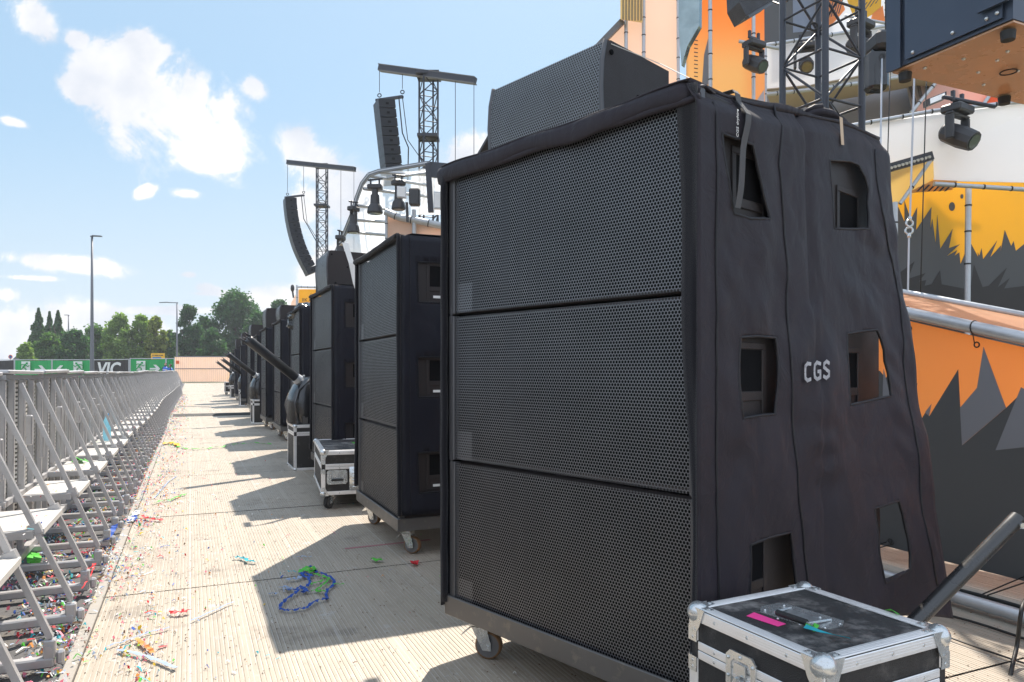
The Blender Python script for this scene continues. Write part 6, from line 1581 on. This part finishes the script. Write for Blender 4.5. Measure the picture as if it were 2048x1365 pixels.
# fine dirt crumbs
m = MB()
for k in range(9000):
    b = 1.3+14*rn.random()**1.4; a = -.4+4.*rn.random()**1.6; c = AB(a,b,.002); s = rn.uniform(.0015,.005); th = rn.random()*3
    m.mat(rn.randrange(2)).add([c+Vector((math.cos(th)*s,math.sin(th)*s,0)),c+Vector((math.cos(th+2)*s,math.sin(th+2)*s,.0)),c+Vector((math.cos(th+4)*s,math.sin(th+4)*s,0)),c+Vector((0,0,s*.8))],[(0,1,3),(1,2,3),(2,0,3)])
tag(m.build('dirt_crumbs', [M_paper['brown'], mat('dirt_pale',(.3,.25,.19),.9)]), 'fine dirt crumbs strewn on the grooved deck', 'dirt', kind='stuff')
def streamer(c, pts, w, lab, z=.006, more=()):
    m = MB(); ms = [M_paper[c]]; ribbon(m, [G(*p,z) for p in dense(pts)], w, .004, .004 if c == 'pale' else .010, tws=.12 if c in ('pale','orange') else .3)
    for (c2, p2, w2) in more:
        ms.append(M_paper[c2]); m.mat(len(ms)-1); ribbon(m, [G(*p,z) for p in dense(p2)], w2*.55, .004, .008, tws=.25)
    return tag(m.build('streamer', ms, solid=.0006), lab, 'streamer')
def dense(pts, k=5):
    out = []; rd = random.Random(int(pts[0][0]*7+pts[0][1]))
    for a, b in zip(pts[:-1], pts[1:]):
        for i in range(k): out.append((a[0]+(b[0]-a[0])*i/k+rd.uniform(-1,1), a[1]+(b[1]-a[1])*i/k+rd.uniform(-.8,.8)))
    out.append(pts[-1]); return out
def q5(pts): return [(500+x/5.69, 1080+y/5.69) for x,y in pts]
streamer('blue', q5([(340,790),(370,740),(430,680),(500,640),(560,590),(640,550),(685,500),(660,450)]), .018, 'tangled blue and green streamer heap in the shadow on the deck', more=(
 ('blue', q5([(340,800),(420,825),(520,810),(630,795),(700,750),(760,710),(850,690),(885,690)]), .034), ('blue', q5([(885,690),(860,640),(880,580),(950,530),(960,480),(910,440),(840,400),(760,380),(720,330),(680,320)]), .030),
 ('blue', q5([(430,590),(520,580),(600,550),(640,590),(590,620),(680,600)]), .036), ('green', q5([(580,380),(620,340),(700,330),(740,360),(690,380),(640,360)]), .060), ('green', q5([(700,390),(780,420),(860,440),(910,460),(830,480),(740,510),(690,520)]), .026),
 ('green', q5([(900,470),(820,540),(740,590),(690,600)]), .022), ('green', q5([(740,590),(800,610),(860,600)]), .040), ('green', q5([(880,530),(980,520),(1070,520)]), .012), ('blue', q5([(560,390),(640,400),(720,430),(640,440),(570,400)]), .040), ('teal', q5([(420,370),(480,375),(530,380)]), .014),
 ('pale', q5([(400,480),(470,470),(540,460),(600,440)]), .05), ('pale', q5([(320,560),(400,550),(470,580),(380,590)]), .04), ('pale', q5([(210,625),(260,630),(320,625)]), .03), ('pale', q5([(530,210),(600,200),(700,200)]), .018), ('yellow', q5([(640,360),(690,340),(720,350)]), .012)))
def q3(pts): return [(x/3.657, 1000+y/3.657) for x,y in pts]
def q2(pts): return [(x/3.593, 720+y/3.593) for x,y in pts]
streamer('teal', q3([(1710,430),(1760,430),(1790,440),(1810,458),(1870,465)]), .024, 'small teal streamer left of the big shadow on the sunlit deck')
streamer('red', q3([(1250,840),(1310,838),(1390,830)]), .030, 'short red streamer lying on the sunlit deck')
streamer('red', q2([(1020,1130),(1060,1150),(1110,1155),(1170,1160)]), .030, 'orange red streamer near the barrier feet')
streamer('pale', q3([(860,1105),(960,1125),(1080,1160),(1180,1195),(1290,1240)]), .018, 'pale blue trodden ribbon on the near deck')
streamer('pale', q3([(780,1080),(900,1045),(1000,1010),(1120,970),(1240,940)]), .010, 'faint pale blue ribbon crossing behind the wider one')
streamer('pale', q3([(1400,890),(1500,850),(1600,800),(1710,755)]), .010, 'thin straight grey blue thread on the sunlit deck')
streamer('orange', q3([(1000,1030),(1050,1070),(1090,1100),(1120,1130)]), .020, 'orange brown curled strip between the pale ribbons')
streamer('yellow', q2([(1180,610),(1220,600),(1260,610),(1290,625)]), .07, 'yellow streamer clump at the start of the green one')
streamer('green', q2([(1270,625),(1330,640),(1400,645),(1500,640),(1600,628),(1680,610),(1760,605),(1850,600),(1950,610)]), .028, 'long green streamer stretched across the lane')
streamer('green', q2([(1100,1035),(1180,1020),(1240,1010),(1300,980),(1340,970)]), .020, 'green streamer slanting away from the barrier')
streamer('pale', q2([(1110,1000),(1150,950),(1210,880),(1270,840)]), .010, 'pale blue ribbon slanting up the deck from the barrier')
streamer('white', q2([(930,1180),(960,1130),(985,1100),(1000,1085)]), .06, 'crumpled white plastic strip by the barrier edge')
streamer('blue', q2([(925,1165),(945,1140),(970,1130),(975,1150),(945,1168)]), .030, 'looped blue paper band by the barrier edge')
streamer('blue', q2([(760,1310),(790,1270),(815,1225),(825,1205)]), .045, 'blue paper strip hanging at a barrier foot', z=.05)
streamer('red', q3([(560,580),(620,540),(680,500),(695,475)]), .016, 'red streamer tied around a barrier foot', z=.06, more=(('red', q3([(600,660),(640,600),(670,550),(690,500)]), .014),))
streamer('green', q3([(190,370),(230,390),(280,430),(270,490),(230,470),(200,400)]), .04, 'bright green paper loop behind the barrier braces')
streamer('green', [(640,1118),(648,1122),(660,1122)], .03, 'light green scrap in front of the second stack dolly') if False else None
streamer('green', [(745,1120),(755,1124),(765,1122)], .035, 'light green scrap in front of the second stack dolly')
streamer('red', [(824,1128),(830,1132),(834,1126)], .03, 'red scrap under the near caster of the second dolly')
t = None
# lime scraps on a step plate
m = MB(); ribbon(m, [G(148,927,.46),G(156,924,.46),G(165,929,.46),G(173,928,.46)], .07, .004, .02); tag(m.build('paper_scrap', M_paper['green'], solid=.001), 'lime green crumpled paper on the third visible barrier step', 'paper scrap')
# pink paint line on the deck
mp = MB(); a, b = G(690,1098), G(860,1080); mp.bar(a+Vector((0,0,.001)), b+Vector((0,0,.001)), .03, .0012); tag(mp.build('chalk_line', mat('pink_chalk',(.38,.17,.19),.9)), 'faint pink chalk line on the deck before the second stack', 'chalk line')
# ------------------------------------------------------------------ thin summer haze
m = MB(); m.box((-310,-70,-1.5), (310,330,16)); hz_o = m.build('haze', [], world=True)
hm = D.materials.new('haze_air'); hm.use_nodes = True; t = NT(hm.node_tree); t.n.clear()
pv = t.node('ShaderNodeVolumePrincipled'); pv.inputs['Color'].default_value = (.86,.92,1,1); pv.inputs['Density'].default_value = .0006; pv.inputs['Anisotropy'].default_value = .3
t.l.new(pv.outputs[0], t.node('ShaderNodeOutputMaterial').inputs['Volume']); hz_o.data.materials.append(hm); tag(hz_o, 'faint pale haze filling the air over the festival ground', 'haze', kind='stuff')
